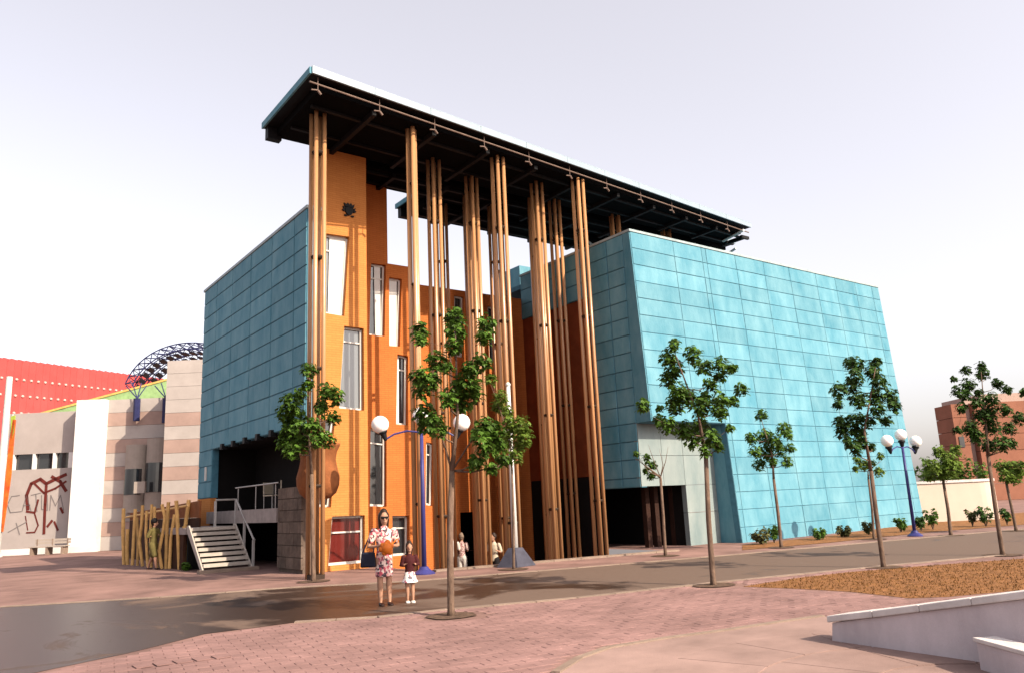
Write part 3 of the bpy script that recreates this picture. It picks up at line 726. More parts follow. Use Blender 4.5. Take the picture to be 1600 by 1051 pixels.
# cafe chairs on the terrace
def chair(x, y, rz_, label):
    t = empty('cafe_chair', (x, y, 1.95), label, 'chair'); rm = Matrix.Rotation(rz_, 4, 'Z')
    def P(mb): mb.v = [rm @ v+Vector((x, y, 1.95)) for v in mb.v]; return mb
    P(MB().box((-.22, -.22, .43), (.22, .22, .47))).build('seat', 'cream_cloth', t)
    P(MB().box((-.22, .19, .5), (.22, .225, .9))).build('backrest', 'cream_cloth', t)
    for a in (-.2, .2):
        for b_ in (-.2, .2): P(MB().tube([(a, b_, 0), (a, b_, .9 if b_ > 0 else .43)], .015, 6)).build('leg', 'rail', t)
chair(XL+.55, 27.6, .4, 'tan cafe chair on the terrace behind the middle of the railing')
chair(XL+.45, 25.9, 1.2, 'tan cafe chair on the terrace beside the stone pier')
# fence of leaning golden poles
fa, fb = G(187, 872), G(284, 889)
fen = empty('pole_fence', fa.lerp(fb, .5), 'fence of leaning golden wooden poles left of the stairs', 'fence')
def fp(pxs, rad=.06, off=0.):
    b0 = G(*pxs[0]); D = b0.dot(F0)+off
    MB().tube([b0+F0*off]+[PD(x, y, D) for x, y in pxs[1:]], rad, 8).build('pole', 'fence_pole', fen, smooth=False)
Z5 = lambda x, y: (180+x/7.0, 760+y/7.0)
for pl in ([(85, 850), (85, 500), (92, 235)], [(190, 855), (205, 520), (220, 240)], [(285, 870), (265, 600), (290, 400), (300, 200)], [(395, 880), (385, 500), (400, 190)],
           [(455, 885), (430, 500), (430, 215)], [(510, 895), (480, 700), (530, 450), (545, 330), (510, 190)], [(550, 895), (565, 480), (582, 165)], [(590, 895), (610, 560), (650, 300)],
           [(692, 905), (690, 560), (668, 150)], [(735, 880), (760, 500), (805, 140)], [(800, 900), (765, 640), (750, 430)], [(140, 850), (128, 700), (135, 460)], [(240, 860), (250, 600), (240, 330)], [(340, 872), (335, 500), (345, 260)]):
    fp([Z5(*p) for p in pl], random.uniform(.05, .075), random.uniform(-.1, .12))
n_ = (fb-fa).normalized(); k_ = Vector((-n_.y, n_.x, 0)); k_ = k_ if k_.dot(F0) > 0 else -k_
a_, b_ = fa+k_*.35, fb+k_*.5+n_*.1
MB().prism([a_, b_, b_+Vector((0, 0, 1.75)), a_+Vector((0, 0, 1.75))], k_*.06).build('screen_board', 'fence_back', fen)
MB().prism([a_+Vector((0, 0, 1.755)), b_+Vector((0, 0, 1.755)), b_+Vector((0, 0, 2.35)), a_+Vector((0, 0, 2.1))], k_*.06).build('screen_board', 'clay', fen)
MB().tube([fa+k_*.15+Vector((0, 0, 1.9)), fb+k_*.15+Vector((0, 0, 2.2))], .045, 8).build('fence_rail', 'fence_pole', fen)

# ================================================================== BUILDINGS ON THE LEFT
def facing(mb, pxs, D, depth, z0=None):      # polygon in the upright plane at distance D, with real depth behind it
    pts = [PD(x, y, D) for x, y in pxs]
    if z0 is not None: pts = [Vector((p.x, p.y, max(p.z, z0))) for p in pts]
    return mb.prism(pts, F0*depth)
def slab(xa, xb, za, zb, D, depth, name, material, parent, **k):  # upright slab between two sight lines, level top and base
    a = PD(xa, 800, D); b = PD(xb, 800, D); a.z = b.z = 0
    # vertical edges: follow true verticals through those points
    mb = MB().prism([a+Vector((0, 0, za)), b+Vector((0, 0, za)), b+Vector((0, 0, zb)), a+Vector((0, 0, zb))], F0*depth)
    return mb.build(name, material, parent, **k)
def zat(x, y, D): return PD(x, y, D).z
gb = empty('graffiti_building', PD(60, 850, 50).xy.to_3d(), 'pale plastered building with three square windows and graffiti, far left', 'building')
D = 50
z1 = zat(60, 644, D); wz0, wz1 = zat(60, 732, D), zat(60, 708, D)
slab(2, 108, 0, wz0, D, 8, 'wall', 'grey_wall', gb); slab(2, 108, wz1, z1, D, 8, 'wall', 'grey_wall', gb)
slab(2, 108, wz0, wz1, D+.35, 7.6, 'wall', 'grey_wall', gb)
ed = [2, 15, 44, 48, 76, 80, 101, 108]
for i in range(0, 7, 2): slab(ed[i], ed[i+1], wz0, wz1, D, .34, 'mullion', 'white_wall', gb)
for i in (1, 3, 5): slab(ed[i], ed[i+1], wz0, wz1, D+.25, .06, 'window', 'glass', gb)
slab(108, 153, 0, zat(135, 624, 49), 49, 8, 'tall_wall', 'white_wall', gb)
slab(2, 153, 0, .35, 48.7, .28, 'skirting', 'white_wall', gb)
# paint on the wall: loose letters and a figure of thick strokes
def stroke(pts, wd, material, x0=0, y0=520, k=2.767, D_=49.99):
    P_ = [PD(x0+x/k, y0+y/k, D_) for x, y in pts]; mb = MB()
    for a, b in zip(P_, P_[1:]):
        d = (b-a).normalized(); n_ = d.cross(F0).normalized()*wd; mb.prism([a-n_-d*wd*.6, b-n_+d*wd*.6, b+n_+d*wd*.6, a+n_-d*wd*.6], -F0*.008)
    mb.build('graffiti', material, gb)
for s_ in ([(85, 700), (50, 705), (32, 740), (45, 775), (90, 770)], [(95, 770), (115, 700), (135, 770)], [(100, 745), (130, 742)], [(135, 700), (175, 690)], [(155, 695), (160, 770)], [(180, 700), (180, 760), (205, 765), (205, 700)],
           [(215, 765), (220, 700), (240, 745), (262, 700), (275, 765)], [(35, 860), (115, 815)], [(70, 820), (85, 870)]): stroke(s_, .025, 'graffiti_thin')
for s_, wd in (([(120, 760), (115, 700), (135, 650), (175, 630), (200, 650), (240, 630), (285, 610)], .16), ([(200, 660), (195, 740), (190, 865)], .14), ([(225, 620), (260, 640), (285, 680)], .16), ([(150, 650), (190, 690), (240, 670), (285, 640)], .1),
               ([(115, 770), (150, 775), (165, 720)], .1), ([(150, 780), (165, 830), (150, 860), (115, 862)], .07), ([(205, 835), (225, 810)], .12), ([(235, 815), (250, 850)], .1), ([(262, 755), (272, 775)], .12), ([(110, 790), (120, 850)], .05)): stroke(s_, wd*.62, 'graffiti')
# striped stone building with round bays
sb = empty('striped_stone_building', PD(230, 850, 48).xy.to_3d(), 'pink and grey banded stone building with two rounded window bays', 'building')
D = 49.5; zt = zat(215, 622, D)
nb = 11
for j in range(nb): slab(147, 262, zt*j/nb+.008, zt*(j+1)/nb-.008, D, 6, 'stone_band', ('band_pale', 'band_pink')[j % 2], sb)
D = 46; zt = zat(290, 562, D); nb = 14
for j in range(nb): slab(251, 312, zt*j/nb+.008, zt*(j+1)/nb-.008, D, 8, 'stone_band', ('band_pale', 'band_pink')[j % 2] if j < nb-3 else 'band_pale', sb)
for (xa, xb, ty, by, wt, wb) in ((189, 222, 694, 800, 732, 772), (222, 259, 684, 800, 722, 768)):
    D = 48.6; a, b = PD(xa, 740, D), PD(xb, 740, D); c = (a+b)/2; r = (b-a).length/2; c.z = 0
    z0, z1 = zat((xa+xb)/2, by, D), zat((xa+xb)/2, ty, D)
    bay = MB().lathe(c+F0*.6, [(r, z0), (r, z1)], 24).build('bay', 'bay', sb, smooth=False)
    wz0, wz1 = zat((xa+xb)/2, wb, D), zat((xa+xb)/2, wt, D); wn = MB()
    for k in range(8):
        a0, a1 = -2.5+k*.23, -2.5+(k+1)*.23
        v = [c+F0*.6+(R0*math.cos(t)+F0*math.sin(t))*(r+.03) for t in (a0, a1)]
        wn.add([v[0]+Vector((0, 0, wz0)), v[1]+Vector((0, 0, wz0)), v[1]+Vector((0, 0, wz1)), v[0]+Vector((0, 0, wz1))], [(0, 1, 2, 3)])
    wn.build('window', 'glass', bay)
slab(207, 224, zat(215, 770, 48), zat(215, 752, 48), 47.7, .2, 'sign_board', 'bay', sb)
for (x, yb, yt) in ((213, 657, 622), (258, 660, 622)):
    a = PD(x, yb, 49.1); t = PD(x+1.5, yt, 49.1); pst = MB().tube([a, t], .2, 8).build('blue_post', 'lattice', sb)
    for dx, dy in ((-16, -20), (16, -20), (-6, -24), (8, -24)): MB().tube([t, PD(x+dx, yt+dy, 50.5+dx*.05)], .035, 6).build('strut', 'lattice', pst)
# lattice arch
la = empty('lattice_arch', PD(300, 700, 62).xy.to_3d(), 'dark blue lattice space-frame arch rising behind the striped building', 'arch')
lat = MB(); plates = []
def arcp(t, rr, dep):
    c = (300, 628); x = c[0]-math.cos(t)*rr*1.18+dep*3.2; y = c[1]-math.sin(t)*rr+dep*2.0; return PD(x, y, 62+dep)
ts = [R(18+i*7.5) for i in range(17)]
for dep in (0, 4, 8):
    for rr in (93, 83):
        P_ = [arcp(t, rr, dep) for t in ts]
        for a, b in zip(P_, P_[1:]): lat.tube([a, b], .05, 5)
    for a, b in zip(ts, ts[1:]): lat.tube([arcp(a, 93, dep), arcp(b, 83, dep)], .035, 4); lat.tube([arcp(a, 83, dep), arcp(b, 93, dep)], .035, 4)
for t in ts:
    for rr in (93, 83): lat.tube([arcp(t, rr, 0), arcp(t, rr, 8)], .035, 4)
for a, b in zip(ts, ts[1:]):
    for d0 in (0, 4): lat.tube([arcp(a, 93, d0), arcp(b, 93, d0+4)], .04, 4)
lat.build('frame', 'lattice', la)
for i, (a, b) in enumerate(zip(ts, ts[1:])):
    for d0 in (.8, 4.8): 
        q_ = [arcp(a, 81, d0), arcp(a+(b-a)*.6, 81, d0), arcp(a+(b-a)*.6, 81, d0+2.2), arcp(a, 81, d0+2.2)]
        MB().prism(q_, (0, 0, -.08)).build('shade_panel', 'lattice_panel', la)
# green roof
gr = empty('green_roofed_hall', PD(180, 700, 58).xy.to_3d(), 'hall with sloping pale green roof and yellow edge behind the white wall', 'building')
a, b = PD(48, 650, 58), PD(300, 582, 58)
MB().prism([PD(48, 650, 58), PD(300, 582, 58), PD(300, 640, 58), PD(48, 660, 58)], F0*6).build('roof', 'green_roof', gr)
MB().prism([PD(45, 648.5, 57.95), PD(300, 580, 57.95), PD(300, 583, 57.95), PD(45, 651.5, 57.95)], F0*6.1).build('roof_edge', 'yellow_trim', gr)
w0, w1 = PD(60, 700, 58.5), PD(300, 700, 58.5); w0.z = w1.z = 0
MB().prism([w0, w1, w1+Vector((0, 0, zat(300, 645, 58))), w0+Vector((0, 0, zat(60, 668, 58)))], F0*5).build('wall', 'grey_wall', gr)
# red scalloped pavilion
rd = empty('red_panelled_building', PD(60, 800, 85).xy.to_3d(), 'red building of scallop-topped panels dotted with white lamps', 'building')
n = 27; zt = 18.3
p0, p1 = PD(-25, 700, 79), PD(252, 700, 97); p0.z = p1.z = 0
for i in range(n):
    a, b = p0.lerp(p1, i/n), p0.lerp(p1, (i+1)/n-.0012); top = []
    for k in range(7): 
        t = k/6; top.append(b.lerp(a, t)+Vector((0, 0, zt+.45*math.sin(math.pi*t))))
    MB().prism([a, b]+top, F0*1.2).build('panel', 'red_panel', rd)
    c = (a+b)/2
    for z in (zt-1.7, zt-3.4, zt-5.2):
        MB().lathe(c+Vector((0, 0, z))-F0*.02, [(.14, 0), (.14, .12), (.06, .18)], 12, up=-F0).build('lamp', 'white_lamp', rd)
# mast and banner at the left edge
ms = empty('white_mast', PD(-2, 850, 47).xy.to_3d(), 'white mast standing at the left edge of the plaza', 'mast')
b0 = PD(-2, 790, 47); b0.z = 0
MB().tube([b0, PD(15, 588, 47)], [.22, .17], 12).build('pole', 'white_paint', ms); MB().lathe(b0, [(.4, 0), (.4, .1), (.26, .16)], 16).build('base', 'white_paint', ms)
bn = empty('banner', PD(10, 850, 48).xy.to_3d(), 'orange and red banner with green top beside the white mast', 'banner')
MB().prism([PD(x, y, 48) for x, y in ((14, 690), (20, 655), (24, 655), (20, 700), (17, 740), (10, 790), (4, 830), (2, 830), (6, 770))], F0*.08).build('cloth', 'banner', bn)
MB().prism([PD(x, y, 48) for x, y in ((17, 650), (23, 648), (22, 675), (16, 690))], F0*.09).build('top_cloth', 'banner_green', bn)
p_ = PD(2, 820, 48.1); p_.z = 0; MB().tube([p_, PD(20, 646, 48.1)], .07, 8).build('pole', 'rail', bn)
# bench
c = G(77, 858); c = PD(77, 850, 47.5); c.z = 0
be = empty('bench', c, 'pale wooden bench in front of the graffiti wall', 'bench')
def bb(mb, nm, m_): 
    mb.v = [c+R0*v.x+F0*v.y+Vector((0, 0, v.z)) for v in mb.v]; return mb.build(nm, m_, be)
for k in range(3): bb(MB().box((-1.05, -.3+k*.2, .44), (1.05, -.12+k*.2, .5)), 'seat_slat', 'bay')
for k in range(2): bb(MB().box((-1.05, .33, .6+k*.16), (1.05, .38, .73+k*.16)), 'back_slat', 'bay')
for x in (-.9, 0, .9): bb(MB().box((x-.06, -.27, 0), (x+.06, .3, .44)), 'leg', 'kerb'); bb(MB().box((x-.03, .3, .3), (x+.03, .33, .9)), 'back_post', 'kerb')

# ================================================================== RIGHT SIDE
rb = empty('brick_office_building', PD(1540, 800, 75).xy.to_3d(), 'distant red-brown brick building with pale stripe at right edge', 'building')
D = 75; ht = zat(1500, 630, D)
for j in range(7): slab(1512, 1534, ht*j/7+.02, ht*(j+1)/7-.02, D, 3, 'brick_course', 'far_brick', rb)
slab(1534, 1548, 0, ht+.6, D+.4, 4, 'pale_wall', 'far_pale', rb)
for j in range(6): slab(1548, 1640, ht*j/6+.02, ht*(j+1)/6-.02, D-.4, 4, 'brick_course', 'far_brick', rb)
slab(1560, 1640, ht+.05, ht+1.0, D+2, 4, 'roof_house', 'far_pale', rb)
slab(1517, 1525, ht*.55, ht*.66, D-.06, .1, 'window', 'glass', rb)
ki = PD(1515, 800, 38.5); ki.z = 0
mb = MB(); a, b = PD(1400, 800, 38.5), PD(1578, 800, 38.5); a.z = b.z = 0
L = (b-a).length; pts = [(0, 0)]
for k in range(9): t = math.pi/2*k/8; pts.append((L-1.2+1.2*math.sin(t), 1.2-1.2*math.cos(t)))
pts += [(L, 4.5), (0, 4.5)]
zk = zat(1515, 752, 38.5)
P_ = [a+R0*x+F0*y for x, y in pts]
kt = empty('white_pavilion_wall', ki, 'low cream white wall with rounded corner beyond the blue block', 'wall')
mb.prism(P_, (0, 0, zk)).build('wall', 'kiosk', kt, smooth=False)
MB().prism([p+Vector((0, 0, zk+.002)) for p in [a+R0*x*1.003+F0*(y-.05) for x, y in pts]], (0, 0, .12)).build('coping', 'low_coping', kt)
# low white wall in the foreground
lw = empty('low_white_wall', G(1400, 1016), 'low white wall with thick coping rising towards the right foreground', 'wall')
A, B = G(1300, 1002), G(1500, 1031); d = (B-A).normalized(); nrm = Vector((-d.y, d.x, 0)); nrm = nrm if nrm.dot(F0) > 0 else -nrm
def on_wall(x, y):
    r_ = ray(x, y); t = (A-CAM).dot(nrm)/r_.dot(nrm); return CAM+r_*t
T0, T1 = on_wall(1300, 972), on_wall(1600, 936); C_ = A+(B-A)*1.9
sl_ = (T1.z-T0.z)/((T1-T0).xy.length)
TC = Vector((C_.x, C_.y, T0.z+sl_*((C_-A).length)))
MB().prism([A, C_, TC, T0], nrm*.34).build('wall', 'low_wall', lw, bevel=.008)
up_ = Vector((0, 0, .075)); ov = d*.04
NC = 5
for i in range(NC):
    p, q_ = T0.lerp(TC, i/NC), T0.lerp(TC, (i+1)/NC); p = p+(-ov if i == 0 else d*.003); z_ = Vector((0, 0, .001))
    MB().prism([p-nrm*.04+z_, q_-nrm*.04+z_, q_+nrm*.40+z_, p+nrm*.40+z_], up_).build('coping_stone', 'low_coping', lw, bevel=.012)
s0 = G(1532, 1046); s1 = s0+d*.05
st2 = empty('white_step_block', s0, 'small white block beside the low wall at bottom right corner', 'block')
dd = (d*.55-nrm*.3).normalized(); nn = Vector((-dd.y, dd.x, 0)); nn = nn if nn.dot(F0) > 0 else -nn
MB().prism([s0, s0+dd*1.2, s0+dd*1.2+nn*.2, s0+nn*.2], (0, 0, .26)).build('body', 'low_wall', st2, bevel=.008)
MB().prism([s0-dd*.02-nn*.02+Vector((0, 0, .261)), s0+dd*1.2-nn*.02+Vector((0, 0, .261)), s0+dd*1.2+nn*.22+Vector((0, 0, .261)), s0-dd*.02+nn*.22+Vector((0, 0, .261))], (0, 0, .04)).build('cap', 'low_coping', st2, bevel=.008)

# ================================================================== STREET LAMPS
def lamp(c, hgt, arm_dir, label, s=1.):
    t = empty('street_lamp', c, label, 'street lamp', 'blue three-globe street lamps'); c = Vector(c); z = lambda h: Vector((0, 0, h))
    MB().lathe(c, [(.30*s, 0), (.30*s, .03), (.16*s, .12), (.10*s, .2)], 20).build('base', 'lamp_blue', t, smooth=False)
    MB().tube([c+z(.15), c+z(hgt)], [.07*s, .05*s], 12).build('post', 'lamp_blue', t, smooth=True)
    ad_ = arm_dir
    for sg in (-1, 1):
        e = c+ad_*(1.0*s*sg)+z(hgt-.22)
        MB().tube([c+z(hgt-.05), c+ad_*(.4*s*sg)+z(hgt+.0), c+ad_*(.76*s*sg)+z(hgt-.08), e], .026*s, 8).build('arm', 'lamp_blue', t)
        up_ = (Vector((0, 0, 1))+ad_*(.35*sg)).normalized()
        MB().lathe(e, [(.03, -.04), (.05, .0), (.09, .16), (.13, .2), (.12, .24)], 14, up=up_).build('globe_holder', 'lamp_black', t)
        MB().sphere(e+up_*.44, .245*s, 24).build('globe', 'globe', t, smooth=True)
    MB().lathe(c+z(hgt), [(.04, -.02), (.06, .02), (.09, .14), (.13, .18), (.12, .22)], 14).build('globe_holder', 'lamp_black', t)
    MB().sphere(c+z(hgt+.42), .245*s, 24).build('globe', 'globe', t, smooth=True)
lc = G(663, 896); lamp(lc, PD(658, 672, lc.dot(F0)).z, R0*.98+F0*.2, 'blue three-globe street lamp beside the woman and girl')
lc = G(1430, 837); D_ = lc.dot(F0); lamp(lc, PD(1409, 697, D_).z, (R0*.8+F0*.6).normalized(), 'blue three-globe street lamp at the far end of the blue wall', .86)
# flagpole with covered foot
fc = G(806, 884)
fl = empty('flagpole', fc, 'white flagpole with dark pyramid cover at its foot before the poles', 'flagpole'); D_ = fc.dot(F0)
pt = PD(799, 603, D_); MB().tube([fc+Vector((0, 0, .02)), Vector((fc.x, fc.y, pt.z))], [.095, .06], 14).build('pole', 'white_paint', fl, smooth=True)
MB().sphere((fc.x, fc.y, pt.z+.05), .08, 12).build('finial', 'white_paint', fl, smooth=True)
tr_ = MB(); hw = .66
bs = [fc+R0*(-.54)+F0*(-.22), fc+R0*.05+F0*(-.5), fc+R0*.58+F0*.1, fc+R0*.0+F0*.6]; tp = [fc+R0*x+F0*y+Vector((0, 0, .52)) for x, y in ((-.2, -.1), (.0, -.2), (.22, 0), (.0, .2))]
bs = [Vector((b_.x, b_.y, .005)) for b_ in bs]
tr_.add(bs+tp, [(0, 1, 5, 4), (1, 2, 6, 5), (2, 3, 7, 6), (3, 0, 4, 7), (4, 5, 6, 7)]); tr_.build('cover', 'tarp', fl)

# ================================================================== TREES
def leaf_verts(base, tip_dir, up_, s):
    t = tip_dir.normalized(); sd_ = t.cross(up_); sd_ = sd_.normalized() if sd_.length > 1e-3 else Vector((1, 0, 0)); n_ = sd_.cross(t)
    P_ = lambda a, b, c: base+sd_*(a*s)+t*(b*s)+n_*(c*s)
    return [P_(0, 0, 0), P_(-.30, .22, .06), P_(-.48, .55, -.05), P_(-.2, .72, .05), P_(0, 1.05, -.14), P_(.2, .72, .05), P_(.48, .55, -.05), P_(.30, .22, .06), P_(0, .5, .0)]
LF = [(0, 8, 2, 1), (2, 8, 4, 3), (4, 8, 6, 5), (6, 8, 0, 7)]
def tuft(mb, c, r, n, s):
    for i in range(n):
        v = Vector((random.gauss(0, 1), random.gauss(0, 1), random.gauss(0, .9))).normalized()*r*random.uniform(.25, 1)**.7
        p = c+Vector((v.x, v.y, v.z*1.05))
        out = Vector((v.x, v.y, 0)); out = out.normalized() if out.length > 1e-3 else Vector((1, 0, 0))
        a = random.uniform(-.7, .7); out = Matrix.Rotation(a, 3, 'Z') @ out
        t = out*random.uniform(.4, 1)+Vector((0, 0, random.uniform(-1.0, .12)))
        mb.add(leaf_verts(p-t.normalized()*s*.4, t, Vector((0, 0, 1))+out*.4, s*random.uniform(.5, 1.25)), LF)
def tree(base_px, fork_px, clusters, label, group, leafsize=.17, mat_='leaf', tr=.05, depth=.5, dens=1., bare=(), name='young_tree'):
    b0 = G(*base_px); D = b0.dot(F0)
    t = empty(name, b0, label, 'tree', group)
    fk = PD(*fork_px, D)
    tk = MB(); mid = b0.lerp(fk, .5)+R0*random.uniform(-.03, .03)
    top = min(clusters, key=lambda c_: c_[1]); tp = PD(top[0], top[1]+8, D)
    xs_ = sum(c_[0] for c_ in clusters)/len(clusters)
    tk.tube([b0-Vector((0, 0, .05)), b0+Vector((0, 0, .12)), mid, fk], [tr*1.5, tr*1.1, tr, tr*.85], 10)
    lead = [fk, fk.lerp(PD(xs_, (fork_px[1]*.55+top[1]*.45), D), .8), tp]
    tk.tube(lead, [tr*.85, tr*.5, tr*.15], 7)
    cr_ = MB()
    nodes = [(lead[0].lerp(lead[1], k/4), tr*(.8-.08*k)) for k in range(5)]+[(lead[1].lerp(lead[2], k/5), tr*(.48-.07*k)) for k in range(1, 5)]
    pl = []
    for (x, y, r_) in clusters:
        dj = random.uniform(-depth, depth); pl.append((PD(x, y, D+dj), 1.2*r_*(D+dj)/F))
    pl.sort(key=lambda t_: (t_[0]-fk).length)
    for c, rad in pl:
        ok = [nd for nd in nodes if nd[0].z < c.z-.08] or [nodes[0]]
        st_, rr = min(ok, key=lambda nd: (nd[0]-c).length+.25*abs((nd[0]-c).normalized().z-.6)); r0_ = min(rr, tr*.42)*.8
        md = st_.lerp(c, .5)+Vector((random.uniform(-.04, .04), random.uniform(-.04, .04), -.05)); tk.tube([st_, md, c], [r0_, r0_*.75, r0_*.4], 5)
        nodes.append((c, r0_*.6))
        for k_ in range(3):
            e_ = c+Vector((random.gauss(0, 1), random.gauss(0, 1), random.gauss(.2, .7))).normalized()*rad*.9; tk.tube([c, e_], [r0_*.4, .002], 4)
        tuft(cr_, c, rad, int((26+2100*rad*rad/(leafsize/.17)**2)*dens), leafsize*.70)
    for ln in bare: 
        P_ = [PD(x, y, D+random.uniform(-.15, .15)) for x, y in ln]; tk.tube([fk]+P_, [tr*.4]+[tr*.25]*(len(P_)-1)+[tr*.06], 5)
    tk.build('trunk', 'bark', t, smooth=True); k = cr_.build('crown', mat_, t); k['kind'] = 'stuff'
    # planting pit
    pit = MB(); seg = 14
    pit.add([(b0.x+math.cos(i/seg*6.283)*.42*random.uniform(.9, 1.1), b0.y+math.sin(i/seg*6.283)*.42*random.uniform(.9, 1.1), .016) for i in range(seg)], [tuple(range(seg))]); pit.build('tree_pit', 'pit', ground)
    return t
GN, GF = 'young trees along the near edge of the path', 'young trees along the blue wall'
tree((490, 908), (487, 740), [(484, 579, 12), (511, 611, 13), (525, 619, 12), (504, 638, 11), (454, 631, 15), (445, 648, 13), (463, 650, 13), (454, 674, 15), (457, 704, 13), (474, 690, 15), (497, 684, 13), (502, 632, 9), (511, 688, 12), (444, 690, 11), (522, 652, 11), (488, 664, 12), (470, 616, 10), (482, 600, 9), (468, 668, 11)],
     'young leafy tree before the clay pot bay at the orange corner', GN, .19, depth=.6, tr=.055)
tree((705, 962), (706, 735), [(655, 516, 13), (657, 530, 10), (711, 497, 16), (712, 518, 16), (709, 542, 13), (760, 507, 15), (757, 528, 12), (752, 566, 14), (735, 574, 12), (684, 566, 17), (657, 588, 15), (660, 606, 15), (732, 595, 17), (714, 610, 16), (738, 612, 16), (699, 623, 14), (721, 630, 15), (662, 645, 16), (680, 660, 14), (688, 673, 11), (668, 667, 13), (756, 667, 16), (771, 673, 15), (749, 682, 13), (775, 694, 16), (744, 722, 12), (768, 730, 9), (787, 719, 11), (760, 700, 12), (675, 596, 12), (700, 575, 8)],
     'tall young tree nearest the camera, right of the girl', GN, .155, depth=.55, tr=.055, bare=([(690, 680), (675, 640)], [(735, 690), (760, 650)]))
tree((803, 889), (800, 735), [(767, 592, 9), (782, 621, 11), (791, 643, 10), (777, 634, 9), (815, 665, 14), (819, 682, 13), (812, 694, 12), (798, 660, 10), (788, 690, 11), (806, 712, 11), (795, 676, 10)],
     'slender young tree with yellow-green leaves beside the flagpole', GF, .17, 'leaf_pale', tr=.035, depth=.4)
tree((1115, 914), (1103, 712), [(1053, 539, 10), (1043, 558, 12), (1054, 575, 14), (1043, 593, 12), (1083, 554, 13), (1100, 573, 13), (1128, 570, 12), (1144, 575, 7), (1125, 587, 9), (1158, 608, 10), (1110, 601, 11), (1060, 613, 15), (1074, 621, 14), (1125, 624, 12), (1100, 624, 13), (1005, 634, 10), (1030, 638, 5), (1054, 633, 14), (1094, 636, 14), (1123, 642, 13), (1145, 628, 8), (1043, 663, 13), (1068, 671, 14), (1094, 663, 13), (1111, 683, 13), (1100, 704, 9), (1141, 668, 5), (1083, 686, 13), (1123, 698, 8), (1030, 655, 8)],
     'young tree before the recessed grey doorway of the blue block', GN, .15, depth=.55, tr=.052)
tree((1381, 886), (1361, 735), [(1336, 570, 13), (1327, 567, 8), (1368, 566, 9), (1363, 581, 12), (1336, 589, 11), (1374, 597, 12), (1310, 610, 12), (1331, 605, 11), (1342, 624, 13), (1368, 621, 12), (1390, 618, 11), (1398, 634, 9), (1310, 632, 7), (1371, 640, 10), (1384, 656, 8), (1315, 661, 12), (1336, 656, 12), (1358, 658, 10), (1320, 674, 12), (1342, 674, 12), (1345, 690, 10), (1338, 703, 8), (1362, 698, 6), (1325, 690, 8)],
     'dark-leaved young tree before the right end of the blue wall', GN, .15, 'leaf_dark', depth=.5, tr=.05)
tree((1567, 867), (1544, 712), [(1509, 579, 7), (1533, 572, 7), (1535, 585, 9), (1490, 592, 4), (1512, 601, 10), (1496, 611, 8), (1559, 600, 8), (1574, 608, 6), (1529, 613, 6), (1509, 618, 8), (1548, 624, 11), (1525, 627, 8), (1503, 637, 8), (1545, 644, 13), (1532, 650, 11), (1571, 640, 9), (1593, 653, 9), (1516, 669, 11), (1496, 671, 6), (1525, 682, 11), (1551, 666, 12), (1577, 669, 9), (1545, 697, 10), (1564, 692, 11), (1580, 692, 7), (1600, 612, 6)],
     'dark-leaved young tree at the right edge behind the dry grass', GN, .15, 'leaf_dark', depth=.5, tr=.05)
tree((1221, 855), (1209, 748), [(1190, 648, 9), (1225, 671, 11), (1174, 684, 9), (1195, 681, 11), (1211, 689, 11), (1179, 705, 9), (1198, 705, 12), (1219, 702, 11), (1235, 700, 7), (1187, 725, 9), (1230, 722, 8), (1208, 721, 7), (1233, 680, 6)],
     'small bushy young tree before the middle of the blue wall', GF, .17, tr=.05, depth=.5)
tree((1040, 868), (1032, 745), [(994, 708, 4), (1010, 714, 5), (1020, 726, 6), (1010, 734, 5), (1017, 743, 6), (1012, 722, 4)],
     'almost bare young tree before the black opening', GF, .15, tr=.045, depth=.3, bare=([(1022, 720), (1013, 694)], [(1040, 720), (1044, 697)], [(1036, 725), (1030, 700)], [(1012, 735), (995, 708)]))
tree((1366, 842), (1357, 748), [(1350, 727, 7), (1374, 737, 7), (1360, 724, 7), (1376, 712, 5), (1336, 732, 4), (1340, 718, 6)],
     'pale thin young tree behind the dark-leaved tree at the blue wall', GF, .16, 'leaf_pale', tr=.04, depth=.3)
tree((1486, 836), (1474, 752), [(1467, 705, 9), (1493, 703, 8), (1480, 718, 12), (1457, 729, 11), (1486, 734, 12), (1470, 738, 11), (1496, 726, 7), (1452, 742, 9)],
     'bright green young tree before the cream rounded wall', 'young trees beyond the blue block', .2, 'leaf_pale', tr=.055, depth=.5)
tree((1588, 829), (1572, 752), [(1564, 728, 9), (1580, 731, 11), (1593, 737, 8), (1571, 744, 9), (1585, 748, 8), (1597, 725, 6)],
     'bright green young tree at the right edge beside the cream wall', 'young trees beyond the blue block', .2, 'leaf_pale', tr=.05, depth=.5)
